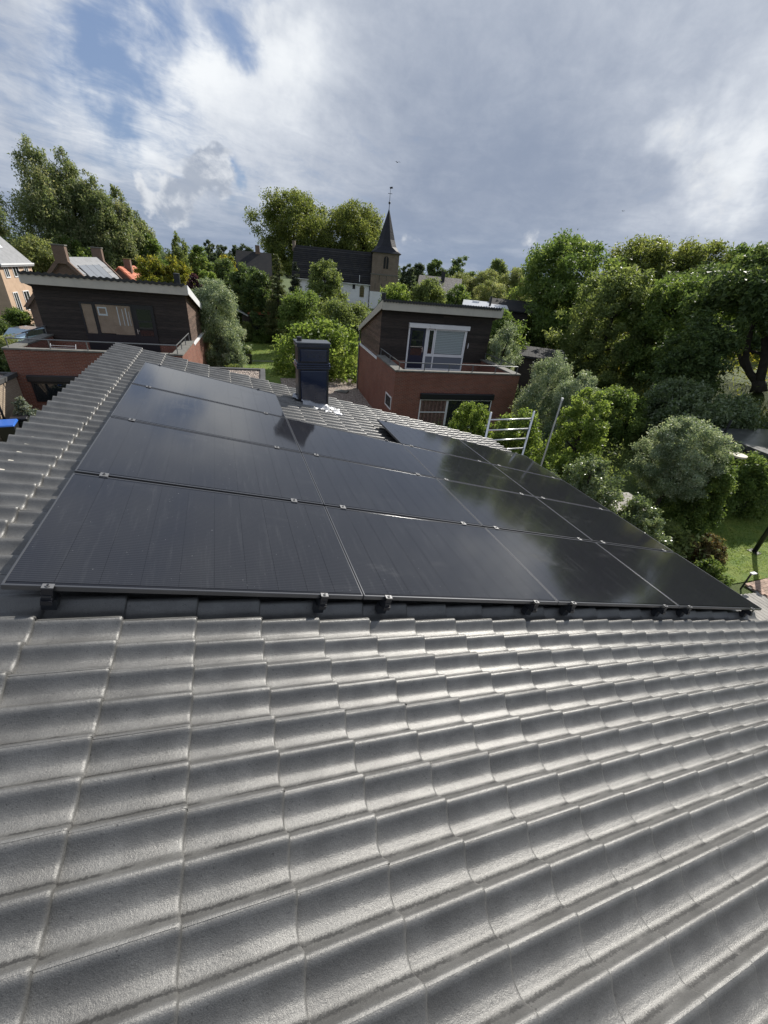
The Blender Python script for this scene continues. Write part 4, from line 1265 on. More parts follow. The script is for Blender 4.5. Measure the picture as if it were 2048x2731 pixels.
# gabled house with a solar panel on its right slope
sh_, rp, sl = gable_house('gabled_house', 'steep gabled brown brick house with a solar panel on its grey tiles', (-10.2, 41.8), 4.0, 6.4, 9.0, -3.3, 0.2, M['brick_brown'], M['grey_roof'])
for yy in (-0.30, 8.95):
    MB().prism([(-3.5, -3.5 - G), (-3.2, -3.5 - G), (0, 0.05 - G), (3.2, -3.5 - G), (3.5, -3.5 - G), (0.0, 0.42 - G)], 'y', yy, yy + 0.27).build('gable_coping', M['brick_brown'], sh_)
    MB().box(-0.42, 0.42, yy - 0.02, yy + 0.5, -0.25 - G, 0.95 - G).build('chimney', M['brick_brown'], sh_)
    MB().box(-0.48, 0.48, yy - 0.07, yy + 0.55, 0.951 - G, 1.03 - G).build('chimney_cap', M['coping'], sh_)
nrm = Vector((sl, 0, 1)).normalized()
for xx in np.arange(0.35, 3.3, 0.36):      # tile courses as thin proud strips
    c = [Vector((xx, 0.0, 0.2 - G - sl * xx)), Vector((xx + 0.33, 0.0, 0.2 - G - sl * (xx + 0.33))), Vector((xx + 0.33, 8.93, 0.2 - G - sl * (xx + 0.33))), Vector((xx, 8.93, 0.2 - G - sl * xx))]
    MB().hexa([p + nrm * 0.003 for p in c] + [c[0] + nrm * 0.01, c[1] + nrm * 0.035, c[2] + nrm * 0.035, c[3] + nrm * 0.01]).build('tile_course', M['grey_roof'], rp)
pn_t = thing('roof_solar_panel', 'bluish solar panel lying on the steep gabled house roof', 'solar panel', (-10.2, 41.8, G), (0, 0, -rad(4)))
c = [Vector((0.55, 1.1, 0.2 - G - sl * 0.55)), Vector((2.9, 1.1, 0.2 - G - sl * 2.9)), Vector((2.9, 6.6, 0.2 - G - sl * 2.9)), Vector((0.55, 6.6, 0.2 - G - sl * 0.55))]
MB().hexa([p + nrm * 0.045 for p in c] + [p + nrm * 0.10 for p in c]).build('glass', M['pv_blue'], pn_t)
for k in range(4):
    a, b = 1.08 + k * 1.84, 1.08 + k * 1.84 + 0.04
    c = [Vector((0.53, a, 0.2 - G - sl * 0.53)), Vector((2.92, a, 0.2 - G - sl * 2.92)), Vector((2.92, b, 0.2 - G - sl * 2.92)), Vector((0.53, b, 0.2 - G - sl * 0.53))]
    MB().hexa([p + nrm * 0.045 for p in c] + [p + nrm * 0.112 for p in c]).build('frame_bar', M['frame'], pn_t)

# orange roofed house behind it
or_, rp, sl = gable_house('orange_roofed_house', 'small house with an orange clay tile roof behind the timber house', (-8.1, 51.4), 4.0, 6.2, 6.5, -3.6, -0.45, M['brick_brown'], M['terracotta'])
nrm = Vector((sl, 0, 1)).normalized()
ti = MB().hexa([(0, 0, 0), (0.42, 0, 0), (0.42, 0.54, 0), (0, 0.54, 0), (0, 0, 0.03), (0.42, 0, 0.07), (0.42, 0.54, 0.07), (0, 0.54, 0.03)]).mesh('clay_tile', M['terracotta'])
ang = math.atan(sl)
for i in range(8):
    for j in range(12):
        xx = 0.05 + i * 0.39 * math.cos(ang)
        put(ti, 'clay_tile', rp, (xx, 0.0 + j * 0.55, -0.45 - G - sl * xx + random.uniform(0.004, 0.016)), (0, ang, 0))
MB().box(0.15, 0.75, 1.6, 2.2, -1.0 - G, 0.2 - G).build('chimney', M['brick_brown'], or_)
MB().box(0.10, 0.80, 1.55, 2.25, 0.201 - G, 0.27 - G).build('chimney_cap', mat('mossy_cap', (0.14, 0.12, 0.03), 0.9), or_)

# far dark roof left of the plane trees
dk, rp, sl = gable_house('dark_roofed_house', 'distant house with a dark tiled roof and chimney left of the plane trees', (11.5, 90.5), 97.0, 8.0, 6.2, -0.9, 2.5, M['brick_brown'], M['slate'])
dk.location = (4.9, 93.0, G)
MB().box(-0.4, 0.4, 3.4, 4.2, 1.6 - G, 3.6 - G).build('chimney', M['brick_brown'], dk)
MB().box(-4.28, -4.24, 0, 6.2, -1.35 - G, -1.2 - G).build('gutter', M['white'], dk)

# grey tiled roof right of the tower
gy, rp, sl = gable_house('grey_roofed_house', 'house with a speckled grey tile roof and black chimney right of the church tower', (27.0, 56.0), 118.0, 6.8, 5.6, -0.55, 1.35, M['pale_stucco'],
                         mat('speckled_tile', (0.20, 0.18, 0.16), 0.7, var=(6.0, (0.09, 0.08, 0.075), 0.9), bump=(8, 0.8, 0.05)))
gy.location = (27.2, 57.5, G)
MB().box(0.6, 1.1, 2.9, 3.4, 0.4 - G, 1.95 - G).build('chimney', M['black'], gy)

# low sheds behind the right house
ls = thing('low_shed', 'shed with a pale flat metal roof behind the right timber house', 'shed', (20.9, 33.5, G), (0, 0, -rad(30)))
MB().box(0.1, 3.9, 0.1, 4.0, 0, -0.75 - G).build('wall', M['plank'], ls)
MB().hexa([(0, 0, -0.7 - G), (4.0, 0, -0.7 - G), (4.0, 4.2, -0.45 - G), (0, 4.2, -0.45 - G), (0, 0, -0.58 - G), (4.0, 0, -0.58 - G), (4.0, 4.2, -0.33 - G), (0, 4.2, -0.33 - G)]).build('roof', M['grey_sheet'], ls)
MB().tube([(2.4, 1.0, -0.6 - G), (2.4, 1.0, 0.25 - G)], 0.09, 8).build('flue', M['dark_metal'], ls)
MB().prism([(1.2 + 0.35 * math.cos(a), 2.6 + 0.35 * math.sin(a)) for a in np.linspace(0, 2 * math.pi, 11)[:-1]], 'z', -0.45 - G, -0.28 - G).build('roof_light', M['white'], ls)
ds = thing('dark_shed', 'dark shed roof with a ridge behind the pale metal roofed shed', 'shed', (24.2, 34.2, G), (0, 0, -rad(30)))
MB().box(0.1, 3.5, 0.1, 3.4, 0, -0.9 - G).build('wall', M['plank'], ds)
MB().prism([(-0.1, -0.75 - G), (1.75, 0.05 - G), (3.6, -0.75 - G), (3.6, -0.85 - G), (1.75, -0.07 - G), (-0.1, -0.85 - G)], 'x', -0.1, 4.1).build('roof', M['slate'], ds)
dt = thing('tiled_shed', 'low dark tiled shed roof below the big round tree', 'shed', (20.3, 24.0, G), (0, 0, -rad(38)))
MB().box(0.1, 3.4, 0.1, 2.6, 0, -3.1 - G).build('wall', M['plank'], dt)
dtr = MB().hexa([(0, -0.1, -3.1 - G), (3.5, -0.1, -3.1 - G), (3.5, 2.7, -2.75 - G), (0, 2.7, -2.75 - G), (0, -0.1, -3.0 - G), (3.5, -0.1, -3.0 - G), (3.5, 2.7, -2.65 - G), (0, 2.7, -2.65 - G)]).build('roof', M['old_tile'], dt)
tb = MB().hexa([(0, 0, 0), (0.24, 0, 0), (0.24, 0.36, 0.045), (0, 0.36, 0.045), (0, 0, 0.045), (0.24, 0, 0.03), (0.24, 0.36, 0.075), (0, 0.36, 0.09)]).mesh('roof_tile', M['old_tile'])
for i in range(14):
    for j in range(8):
        put(tb, 'roof_tile', dtr, (0.03 + i * 0.247, -0.08 + j * 0.345, -3.0 - G + j * 0.345 * 0.125 + 0.004))
# garden shed by the lawn
gs = thing('garden_shed', 'garden shed with a red roof edge beyond the lawn', 'shed', (2.9, 46.9, G), (0, 0, -rad(4)))
MB().box(0.1, 3.3, 0, 2.5, 0, -3.75 - G).build('wall', M['plank'], gs)
MB().hexa([(0.7, -0.2, -3.60 - G), (3.5, -0.2, -3.60 - G), (3.5, 2.6, -3.28 - G), (0.7, 2.6, -3.28 - G), (0.7, -0.2, -3.52 - G), (3.5, -0.2, -3.52 - G), (3.5, 2.6, -3.2 - G), (0.7, 2.6, -3.2 - G)]).build('roof', M['terracotta'], gs)
MB().hexa([(-1.0, -0.25, -3.05 - G), (0.72, -0.25, -3.85 - G), (0.72, 2.6, -3.85 - G), (-1.0, 2.6, -3.05 - G), (-1.0, -0.25, -2.93 - G), (0.72, -0.25, -3.73 - G), (0.72, 2.6, -3.73 - G), (-1.0, 2.6, -2.93 - G)]).build('lean_to_roof', M['grey_sheet'], gs)
MB().box(1.1, 2.8, -0.03, -0.002, -5.0 - G, -4.2 - G).build('window', M['glass_dark'], gs)
MB().box(3.52, 4.4, 0.3, 2.6, -4.02 - G, -3.92 - G).build('side_roof', M['terracotta'], gs)

# black felt roofed shed at the right edge
fr_ = thing('felt_roofed_shed', 'shed with a glossy black flat felt roof at the right edge', 'shed', (20.7, 7.0, G), (0, 0, -rad(7)))
MB().box(0.15, 4.2, 0.15, 3.0, 0, -3.80 - G).build('wall', M['plank'], fr_)
MB().box(0, 4.6, 0, 3.15, -3.80 - G + 0.001, -3.60 - G).build('roof', mat('wet_felt', (0.045, 0.047, 0.05), 0.28, spec=0.6, var=(1.5, (0.10, 0.10, 0.10), 0.8)), fr_)
MB().box(-0.03, 4.63, -0.03, 3.18, -3.86 - G, -3.75 - G).build('roof_edge', M['black'], fr_)
MB().tube([(0.5, 2.5, -3.62 - G), (0.5, 2.5, -3.0 - G)], 0.05, 8).build('vent_pipe', M['black'], fr_)
bt = thing('bird_table', 'pale round disc on a post in front of the felt roofed shed', 'bird table', (18.4, 6.95, G))
MB().tube([(0, 0, 0), (0, 0, 2.75)], 0.04, 8).build('post', M['bark'], bt)
MB().prism([(0.30 * math.cos(a), 0.30 * math.sin(a)) for a in np.linspace(0, 2 * math.pi, 19)[:-1]], 'z', 2.75, 2.81).build('table_top', mat('pale_wood', (0.55, 0.50, 0.40), 0.7), bt)

# added white sheet roof, standing in for sun glare behind the bank trees
bn = thing('white_barn', 'white sheet roofed barn gleaming behind the forked tree', 'barn', (52.5, 23.0, -4.0), (0, 0, -rad(-28)))
MB().box(0, 5.0, 0, 16.0, 0, 0.95).build('wall', M['plank'], bn)
MB().hexa([(-0.3, -0.3, 1.0), (5.3, -0.3, 1.9), (5.3, 16.3, 1.9), (-0.3, 16.3, 1.0), (-0.3, -0.3, 1.12), (5.3, -0.3, 2.02), (5.3, 16.3, 2.02), (-0.3, 16.3, 1.12)]).build('roof', M['white_sheet'], bn)
fc = thing('slatted_fence', 'grey slatted fence on the bank behind the forked tree', 'fence', (48.8, 27.0, -2.45), (0, 0, -rad(-28)))
for k in range(4):
    MB().box(-0.02, 0.02, 0, 5.5, 0.45 + k * 0.26, 0.57 + k * 0.26).build('slat', M['dark_metal'], fc)
for k in range(4):
    MB().box(-0.07, -0.021, k * 1.8, k * 1.8 + 0.08, -0.6, 1.45).build('post', M['dark_metal'], fc)


# ------------------------------------------------------------------ small things in the gardens and on the roof edge
sc_ = thing('scaffold', 'aluminium scaffold frame with rungs rising past the far right roof edge', 'scaffold', (7.0, 6.55, G))
for xx in (0.0, 1.29):
    MB().tube([(xx, 0, 0), (xx, 0, 4.76)], 0.025, 10).build('upright', M['alu'], sc_, smooth=True)
for k in range(17):
    MB().tube([(0.02, 0, 0.24 + k * 0.27), (1.27, 0, 0.24 + k * 0.27)], 0.022, 10).build('rung', M['alu'], sc_, smooth=True)
pl = thing('garden_pole', 'thin grey leaning pole standing right of the scaffold', 'pole', (9.42, 7.0, G), (0, rad(1.0), 0))
MB().tube([(0, 0, 0), (0, 0, 4.9)], 0.024, 8).build('shaft', M['grey_sheet'], pl)
MB().tube([(0, 0, 4.9), (0, 0, 4.96)], 0.032, 8).build('cap', M['white'], pl)
pt = thing('parasol_post', 'black post standing on the garden lawn at the right edge', 'post', (18.0, 4.72, G))
MB().tube([(0, 0, 0), (0, 0, 2.6)], 0.075, 12).build('shaft', M['black'], pt, smooth=True)
MB().box(-0.16, 0.16, -0.16, 0.16, 0, 0.05).build('base_plate', M['black'], pt)
gl = thing('path_light', 'small black path light with a white head on the deck corner', 'garden light', (15.25, 3.42, G))
MB().tube([(0, 0, 0), (0.02, 0, 0.61)], 0.026, 8).build('stem', M['black'], gl)
MB().hexa([(-0.03, -0.06, 0.60), (0.20, -0.06, 0.585), (0.20, 0.04, 0.585), (-0.03, 0.04, 0.60), (-0.03, -0.06, 0.64), (0.20, -0.06, 0.625), (0.20, 0.04, 0.625), (-0.03, 0.04, 0.64)]).build('head', M['white'], gl, bevel=0.01)
dk_ = thing('timber_deck', 'weathered grey timber deck below the right roof edge', 'deck', (12.6, -2.5, G + 0.02))
for k in range(19):
    MB().box(k * 0.15, k * 0.15 + 0.138, 0, 5.95 - 0.02 * k, 0.03, 0.085 + random.uniform(0, 0.006)).build('board', M['deck_wood'], dk_)
MB().box(0, 2.85, 0.2, 5.5, 0, 0.029).build('joists', M['bark'], dk_)
pv = thing('paved_path', 'brick paved path beside the timber deck', 'path', (15.5, -2.0, G + 0.02))
pvm = MB().box(0, 0.20, 0, 0.098, 0, 0.06).mesh('paver', M['path_brick'])
MB().box(0, 3.6, 0.0, 5.4, 0, 0.035).build('bedding', M['asphalt'], pv)
npv = 0
for j in range(52, 24, -1):
    for i in range(10):
        put(pvm, 'paver', pv, (0.02 + i * 0.21 + (0.1 if j % 2 else 0), j * 0.104, 0.012 + random.uniform(0, 0.005)))
        npv += 1
d2 = thing('low_platform', 'small grey boarded platform under the silvery shrub', 'platform', (14.1, 8.0, -6.0), (0, 0, -rad(8)))
for k in range(12):
    MB().box(0, 2.4, k * 0.125, k * 0.125 + 0.115, 0.0, 0.04 + random.uniform(0, 0.005)).build('board', M['deck_wood'], d2)
for xx in (0.1, 1.2, 2.2):
    MB().box(xx, xx + 0.09, 0.05, 1.45, -0.2, -0.001).build('bearer', M['bark'], d2)
plr = thing('planter', 'square black planter with a small shrub on the sunny lawn', 'planter', (2.68, 35.25, G + 0.03))
MB().hexa([(-0.30, -0.30, 0), (0.30, -0.30, 0), (0.30, 0.30, 0), (-0.30, 0.30, 0), (-0.36, -0.36, 0.72), (0.36, -0.36, 0.72), (0.36, 0.36, 0.72), (-0.36, 0.36, 0.72)]).build('pot', M['black'], plr)
MB().box(-0.31, 0.31, -0.31, 0.31, 0.721, 0.735).build('soil', M['bark'], plr)

car = thing('parked_car', 'pale blue parked car half hidden behind the left terrace', 'car', (-13.4, 39.9, G + 0.03), (0, 0, rad(62)))
MB().prism([(-2.0, 0.35), (-1.95, 0.85), (-1.2, 0.95), (-0.6, 1.40), (0.9, 1.42), (1.6, 0.98), (2.05, 0.85), (2.1, 0.35)], 'y', -0.85, 0.85).build('body', M['car_paint'], car, bevel=0.08)
MB().prism([(-1.05, 0.96), (-0.58, 1.33), (0.85, 1.35), (1.42, 1.0)], 'y', -0.862, 0.862).build('side_glass', M['glass_dark'], car)
for sx in (-1.3, 1.3):
    for sy in (-0.83, 0.83):
        wh = MB().tube([(sx, sy - 0.09, 0.32), (sx, sy + 0.09, 0.32)], 0.32, 18).build('wheel', M['black'], car)
        MB().tube([(sx, sy - 0.10, 0.32), (sx, sy + 0.10, 0.32)], 0.19, 12).build('rim', M['alu'], wh)
MB().box(-2.02, -1.94, -0.7, -0.45, 0.62, 0.76).build('headlight', M['white'], car)
MB().box(-2.02, -1.94, 0.45, 0.7, 0.62, 0.76).build('headlight', M['white'], car)


def bird(label, az, el, d, s):
    v = Vector((math.cos(rad(el)) * math.sin(rad(az)), math.cos(rad(el)) * math.cos(rad(az)), math.sin(rad(el)))) * d
    t = thing('bird', label, 'bird', Vector(cam.location) + v if False else Vector((1.0165, -1.7947, 1.2949)) + v, (0, 0, rad(random.uniform(-40, 40))))
    MB().tube([(0, -0.16 * s, 0), (0, -0.06 * s, 0), (0, 0.06 * s, 0), (0, 0.14 * s, 0.01), (0, 0.19 * s, 0)], [0.01 * s, 0.04 * s, 0.045 * s, 0.03 * s, 0.006], 8).build('body', M['bird'], t, smooth=True)
    for sx in (-1, 1):
        w = MB().add([(sx * 0.02 * s, -0.05 * s, 0), (sx * 0.02 * s, 0.06 * s, 0), (sx * 0.20 * s, 0.07 * s, 0.09 * s), (sx * 0.42 * s, -0.02 * s, 0.03 * s), (sx * 0.20 * s, -0.05 * s, 0.085 * s)], [(0, 1, 2, 4), (4, 2, 3)])
        o = w.build('wing', M['bird'], t)
        o.modifiers.new('thickness', 'SOLIDIFY').thickness = 0.012


bird('small dark bird flying high beside the church spire', 20.0, 10.2, 60, 0.9)
bird('tiny dark bird flying over the trees on the right', 44.3, 7.4, 75, 0.7)


# ------------------------------------------------------------------ trees, shrubs, hedges
def leaves(centres, radii, dirs, n, ll, lw, rng, droop=0.0, face=0.30, aniso=(1, 1, 0.85), tri=True):
    """n rhombic leaves spread through the clumps"""
    k = len(centres)
    w = radii ** 2
    idx = rng.choice(k, n, p=w / w.sum())
    d = rng.normal(size=(n, 3))
    pos = centres[idx] + np.clip(d, -2.1, 2.1) * radii[idx][:, None] * 0.52 * np.array(aniso)
    d /= np.linalg.norm(d, axis=1)[:, None]
    nrm = face * (0.5 * d + 0.5 * dirs[idx]) + rng.normal(size=(n, 3)) * 0.55 + np.array([0, 0, 0.18])
    nrm /= np.linalg.norm(nrm, axis=1)[:, None]
    ax = rng.normal(size=(n, 3)) + np.array([0, 0, -droop])
    ax -= nrm * np.sum(ax * nrm, axis=1)[:, None]
    ax /= np.linalg.norm(ax, axis=1)[:, None] + 1e-9
    bx = np.cross(nrm, ax)
    s = (0.65 + 0.7 * rng.random(n))[:, None]
    a = ax * ll * s
    b = bx * lw * s
    fold = nrm * lw * 0.35 * s
    if tri:      # one triangle per leaf, same area, for crowns where a leaf is only a pixel or two
        V = np.stack([pos - a * 1.05 - b * 0.8, pos - a * 0.7 + b * 1.2, pos + a * 1.15 + b * 0.1], axis=1)
    else:
        V = np.stack([pos - a, pos + b + fold - a * 0.1, pos + a, pos - b + fold - a * 0.1], axis=1)
    tint = np.clip(0.5 + 0.23 * rng.normal(size=n) + 0.14 * rng.normal(size=k)[idx], 0, 1)
    return V.reshape(-1, 3), tint


def leaf_mesh(name, V, tint, m):
    n = len(tint)
    q = len(V) // n
    me = bpy.data.meshes.new(name)
    me.vertices.add(n * q)
    me.vertices.foreach_set('co', V.astype(np.float32).ravel())
    me.loops.add(n * q)
    me.loops.foreach_set('vertex_index', np.arange(n * q, dtype=np.int32))
    me.polygons.add(n)
    me.polygons.foreach_set('loop_start', np.arange(0, n * q, q, dtype=np.int32))
    at = me.attributes.new('leaf', 'FLOAT', 'FACE')
    at.data.foreach_set('value', tint.astype(np.float32))
    me.materials.append(m)
    me.update(calc_edges=True)
    return me


ANISO = {'bush': (0.85, 0.85, 1.15), 'spire': (0.9, 0.9, 1.35), 'wispy': (0.7, 0.7, 1.6), 'cone': (1.25, 1.25, 0.55)}
PROFILE = {
    'round': lambda t: np.sqrt(np.clip(1 - (2 * t - 1) ** 2, 0, 1)) ** 0.85 + 0.02,
    'dome': lambda t: np.sqrt(np.clip(1 - (1.35 * t - 0.35) ** 2, 0, 1)) ** 0.8,
    'spire': lambda t: np.clip(0.75 + 0.9 * t, 0, 1) * np.clip((1 - t) * 2.1, 0, 1) ** 0.62,
    'cone': lambda t: np.clip(1.05 - t, 0.03, 1) ** 0.85,
    'bush': lambda t: np.sqrt(np.clip(1 - (1.15 * t - 0.15) ** 2, 0, 1)),
    'wispy': lambda t: np.clip(0.45 + t, 0, 1) * np.clip((1 - t) * 1.7, 0, 1) ** 0.6,
}


def tree(name, label, cat, x, y, top, bot, R, shape, leaf, ls=0.11, ratio=0.55, density=2.0, nclump=60, group=None,
         lean=(0, 0), droop=0.0, seed=0, clump=0.27, flat_=1.0, trunk=True, spread=1.0, maxn=26000, tr=None):
    rng = np.random.default_rng(seed * 77 + int(abs(x * 31 + y * 17)))
    nclump = int(nclump * 2.2)
    clump *= 0.72
    gz = float(ground_z(x, y))
    root = thing(name, label, cat, (x, y, gz), group=group)
    H = top - bot
    b0 = bot - gz
    pf = PROFILE[shape]
    tt = np.linspace(0.02, 0.985, 200)
    wgt = pf(tt) + 0.10
    t = rng.choice(tt, nclump, p=wgt / wgt.sum()) + rng.uniform(-0.01, 0.01, nclump)
    t[0] = 0.97
    t[1] = 0.90
    phi = rng.random(nclump) * 2 * math.pi
    lob = 1 + 0.14 * np.sin(2 * phi + seed) + 0.12 * np.sin(3 * phi + 5 * t + seed * 2) + 0.10 * rng.normal(size=nclump)
    rr_ = R * pf(np.clip(t, 0, 1)) * lob * (rng.random(nclump) ** 0.40) * (1 - clump * 0.55)
    rr_ = rr_ * np.where(rng.random(nclump) < 0.16, rng.uniform(1.08, 1.28, nclump), 1.0)
    cen = np.c_[rr_ * np.cos(phi) + lean[0] * t, (rr_ * np.sin(phi)) * flat_ + lean[1] * t, b0 + t * H - 0.35 * clump * R * (t > 0.8)]
    cr = R * clump * (0.65 + 0.7 * rng.random(nclump)) * np.clip(pf(np.clip(t, 0, 1)) + 0.35, 0.4, 1.05)
    cr = np.minimum(cr, H * 0.3)
    dirs = np.c_[np.cos(phi), np.sin(phi), (t - 0.35) * 1.6]
    dirs /= np.linalg.norm(dirs, axis=1)[:, None]
    area = 4 * math.pi * R * (R + H) / 2.6
    ls *= 0.74
    n = int(min(maxn * 1.4, 1.40 * density * area / (2 * ls * ls * ratio)))
    V, tint = leaves(cen, cr, dirs, n, ls, ls * ratio, rng, droop, aniso=ANISO.get(shape, (1, 1, 0.85)), tri=math.hypot(x - 1, y + 2) > 19)
    crown = link('crown', leaf_mesh('crown', V, tint, LEAF[leaf]), root)
    if trunk:
        mb = MB()
        r0 = tr or max(0.05, 0.035 * (b0 + H))
        zt_ = b0 + 0.62 * H
        mb.tube([(0, 0, -0.1), (0.02, 0.03, zt_ * 0.33), (lean[0] * 0.25, lean[1] * 0.25, zt_ * 0.66), (lean[0] * 0.6, lean[1] * 0.6, zt_)], [r0, r0 * 0.75, r0 * 0.5, r0 * 0.18], 8)
        for q in rng.choice(nclump, min(nclump, 16), replace=False):
            c = cen[q]
            zs = np.clip(c[2] - rng.uniform(0.25, 0.55) * math.hypot(c[0], c[1]) - 0.3, zt_ * 0.25, zt_ * 0.95)
            f = zs / zt_
            p0 = Vector((lean[0] * 0.6 * f, lean[1] * 0.6 * f, zs))
            p2 = Vector(c)
            p1 = p0.lerp(p2, 0.5) + Vector((0, 0, -0.08 * (p2 - p0).length))
            mb.tube([p0, p1, p2], [r0 * 0.34, r0 * 0.2, r0 * 0.06], 5, cap=False)
        mb.build('trunk', M['bark'], root, smooth=True)
    return root


T = tree
# far left poplars
gp_ = 'tall poplars in a row on the left'
T('poplar', 'tall poplar cut by the left edge of the photo', 'tree', -20.97, 59.76, 7.24, 1.20, 2.05, 'spire', 'poplar', 0.15, nclump=70, seed=1, clump=0.30, droop=0.6)
T('poplar', 'tallest poplar, leftmost of the row behind the gabled house', 'tree', -16.69, 64.57, 10.63, -3.60, 3.04, 'spire', 'poplar', 0.15, nclump=95, seed=2, lean=(0.3, 0), group=gp_, clump=0.27, droop=0.6)
T('poplar', 'broad tall poplar, second from the left of the row', 'tree', -14.24, 66.47, 10.22, -3.60, 3.04, 'spire', 'poplar', 0.15, nclump=95, seed=3, lean=(0.3, 0), group=gp_, clump=0.27, droop=0.6)
T('poplar', 'middle poplar of the row behind the gabled house', 'tree', -11.93, 65.65, 8.59, -3.60, 2.62, 'spire', 'poplar', 0.15, nclump=85, seed=4, lean=(0.3, 0), group=gp_, clump=0.27, droop=0.6)
T('poplar', 'fourth poplar of the row, above the orange roof', 'tree', -9.75, 67.56, 7.77, -3.60, 2.62, 'spire', 'poplar', 0.15, nclump=80, seed=5, lean=(0.2, 0), group=gp_, clump=0.27, droop=0.6)
T('poplar', 'lowest poplar at the right end of the row', 'tree', -7.98, 69.87, 5.60, -3.60, 2.07, 'spire', 'poplar', 0.15, nclump=60, seed=6, group=gp_, clump=0.28, droop=0.6)
T('willow_bush', 'pale green willow bush behind the pale house', 'tree', -16.6, 58.5, 1.5, -4.5, 2.6, 'bush', 'willow', 0.17, seed=7, droop=0.5)
T('willow_bush', 'dark green willow mass between the pale house and the poplars', 'tree', -14.62, 62.33, 1.70, -4.50, 2.64, 'bush', 'mid', 0.17, seed=8)
T('round_tree', 'round dark green tree right of the poplars', 'tree', -7.0, 68.5, 3.0, -3.8, 1.9, 'dome', 'mid', 0.19, seed=9)
T('birch', 'thin wispy birch against the sky left of centre', 'tree', -3.1, 64.1, 3.6, -4.0, 1.8, 'wispy', 'olive', 0.12, density=1.0, nclump=50, seed=10, droop=1.2, clump=0.22)
T('leafy_tree', 'mid green leafy tree right of the wispy birch', 'tree', -0.7, 60.4, 2.2, -4.0, 1.7, 'dome', 'mid', 0.17, seed=11)
T('autumn_tree', 'yellowing tree behind the orange roof', 'tree', -4.4, 45.0, 0.9, -4.5, 1.5, 'dome', 'yellow', 0.14, seed=12)
T('autumn_tree', 'yellow green tree above the black flue of the left house', 'tree', -2.5, 46.1, 1.0, -4.5, 1.5, 'dome', 'yellow', 0.14, seed=13)
T('purple_shrub', 'dark purple shrub behind the flue of the left house', 'shrub', -0.7, 37.6, 0.0, -4.0, 0.9, 'bush', 'purple', 0.11, seed=14)
T('lime_shrub', 'small bright green tree top right of the purple shrub', 'tree', 0.3, 39.6, 0.2, -4.0, 0.95, 'dome', 'bright', 0.11, seed=15)
T('silver_willow', 'big silvery willow shrub against the left brick house', 'tree', 0.55, 29.6, 0.1, -5.4, 1.75, 'dome', 'silver', 0.085, ratio=0.33, density=2.6, nclump=95, seed=16, droop=0.3, clump=0.24, maxn=40000)
T('silver_willow', 'lower silvery shrub at the foot of the big silvery willow', 'shrub', 1.20, 28.90, -2.70, -6.00, 1.00, 'bush', 'silver', 0.085, ratio=0.33, density=2.4, nclump=50, seed=17, clump=0.26)
T('climbing_bush', 'low dark bush at the right corner of the left house', 'shrub', 1.4, 25.6, -4.3, -6.1, 0.85, 'bush', 'olive', 0.07, seed=18)
gf = 'distant trees on the horizon'
T('distant_tree', 'distant tall round tree above the lamp post, leftmost on the horizon', 'tree', -0.8, 188, 6.0, -3, 2.2, 'dome', 'far', 0.5, nclump=26, seed=19, group=gf)
T('distant_tree', 'distant wide dark tree, second on the left horizon', 'tree', 3.6, 198, 5.2, -3, 3.4, 'dome', 'far', 0.5, nclump=30, seed=20, group=gf)
T('distant_tree', 'distant small round tree, third on the left horizon', 'tree', 8.6, 198, 5.4, -3, 2.2, 'dome', 'far', 0.5, nclump=26, seed=21, group=gf)
T('distant_tree', 'distant leaning tree just left of the dark roofed house', 'tree', 12.0, 188, 6.0, -3, 2.9, 'dome', 'far', 0.5, nclump=30, seed=22, group=gf)
T('orchard_tree', 'dark tree with yellow tips left of the dark feathery conifer', 'tree', 1.9, 53.2, 1.1, -4.8, 2.1, 'dome', 'dark', 0.15, seed=23)
T('orchard_tree', 'dark tree with a knobbly crown, second left of the conifer', 'tree', 3.7, 49.0, 0.9, -5.0, 1.9, 'dome', 'dark', 0.15, seed=24)
T('orchard_tree', 'dark green tree touching the conifer', 'tree', 5.0, 46.8, 0.5, -5.2, 1.6, 'dome', 'dark', 0.15, seed=25)
T('yellow_crown', 'yellow tipped crown showing above the dark orchard trees', 'tree', 2.3, 56.5, 1.5, -4.0, 1.5, 'dome', 'yellow', 0.15, seed=26)
T('conifer', 'feathery pale conifer in front of the church nave', 'tree', 6.4, 43.9, 2.0, -5.6, 1.35, 'cone', 'conifer', 0.10, ratio=0.3, density=2.4, nclump=90, seed=27, droop=1.0, clump=0.26)
T('spruce', 'dark narrow spruce right of the feathery conifer', 'tree', 8.7, 47.6, 1.6, -5.6, 1.2, 'cone', 'spruce', 0.11, ratio=0.3, density=2.4, nclump=80, seed=28, droop=1.4, clump=0.26)
T('plane_tree', 'left of the two huge plane trees behind the church', 'tree', 20.60, 125.16, 17.02, -1.00, 9.40, 'dome', 'plane', 0.34, nclump=130, seed=29, clump=0.22, maxn=34000)
T('plane_tree', 'right of the two huge plane trees behind the church', 'tree', 36.60, 125.76, 16.54, -0.50, 9.60, 'dome', 'plane', 0.34, nclump=130, seed=30, clump=0.22, maxn=34000)
T('leafy_tree', 'olive tinted tree before the church roof', 'tree', 13.0, 52.9, 2.2, -4.6, 2.3, 'dome', 'olive', 0.15, nclump=70, seed=31)
T('garden_tree', 'dense green tree below the church nave', 'tree', 8.0, 39.8, -0.6, -5.6, 2.3, 'dome', 'mid', 0.12, nclump=70, seed=32)
T('garden_tree', 'green bushy tree left of the right house roof', 'tree', 11.4, 37.6, -0.9, -5.6, 2.7, 'dome', 'olive', 0.12, nclump=70, seed=33)
T('fig_bush', 'large bright lime green bush behind the chimney', 'shrub', 8.00, 31.20, -2.10, -6.10, 3.20, 'bush', 'bright', 0.13, ratio=0.75, density=1.7, nclump=110, seed=34, clump=0.19, maxn=32000)
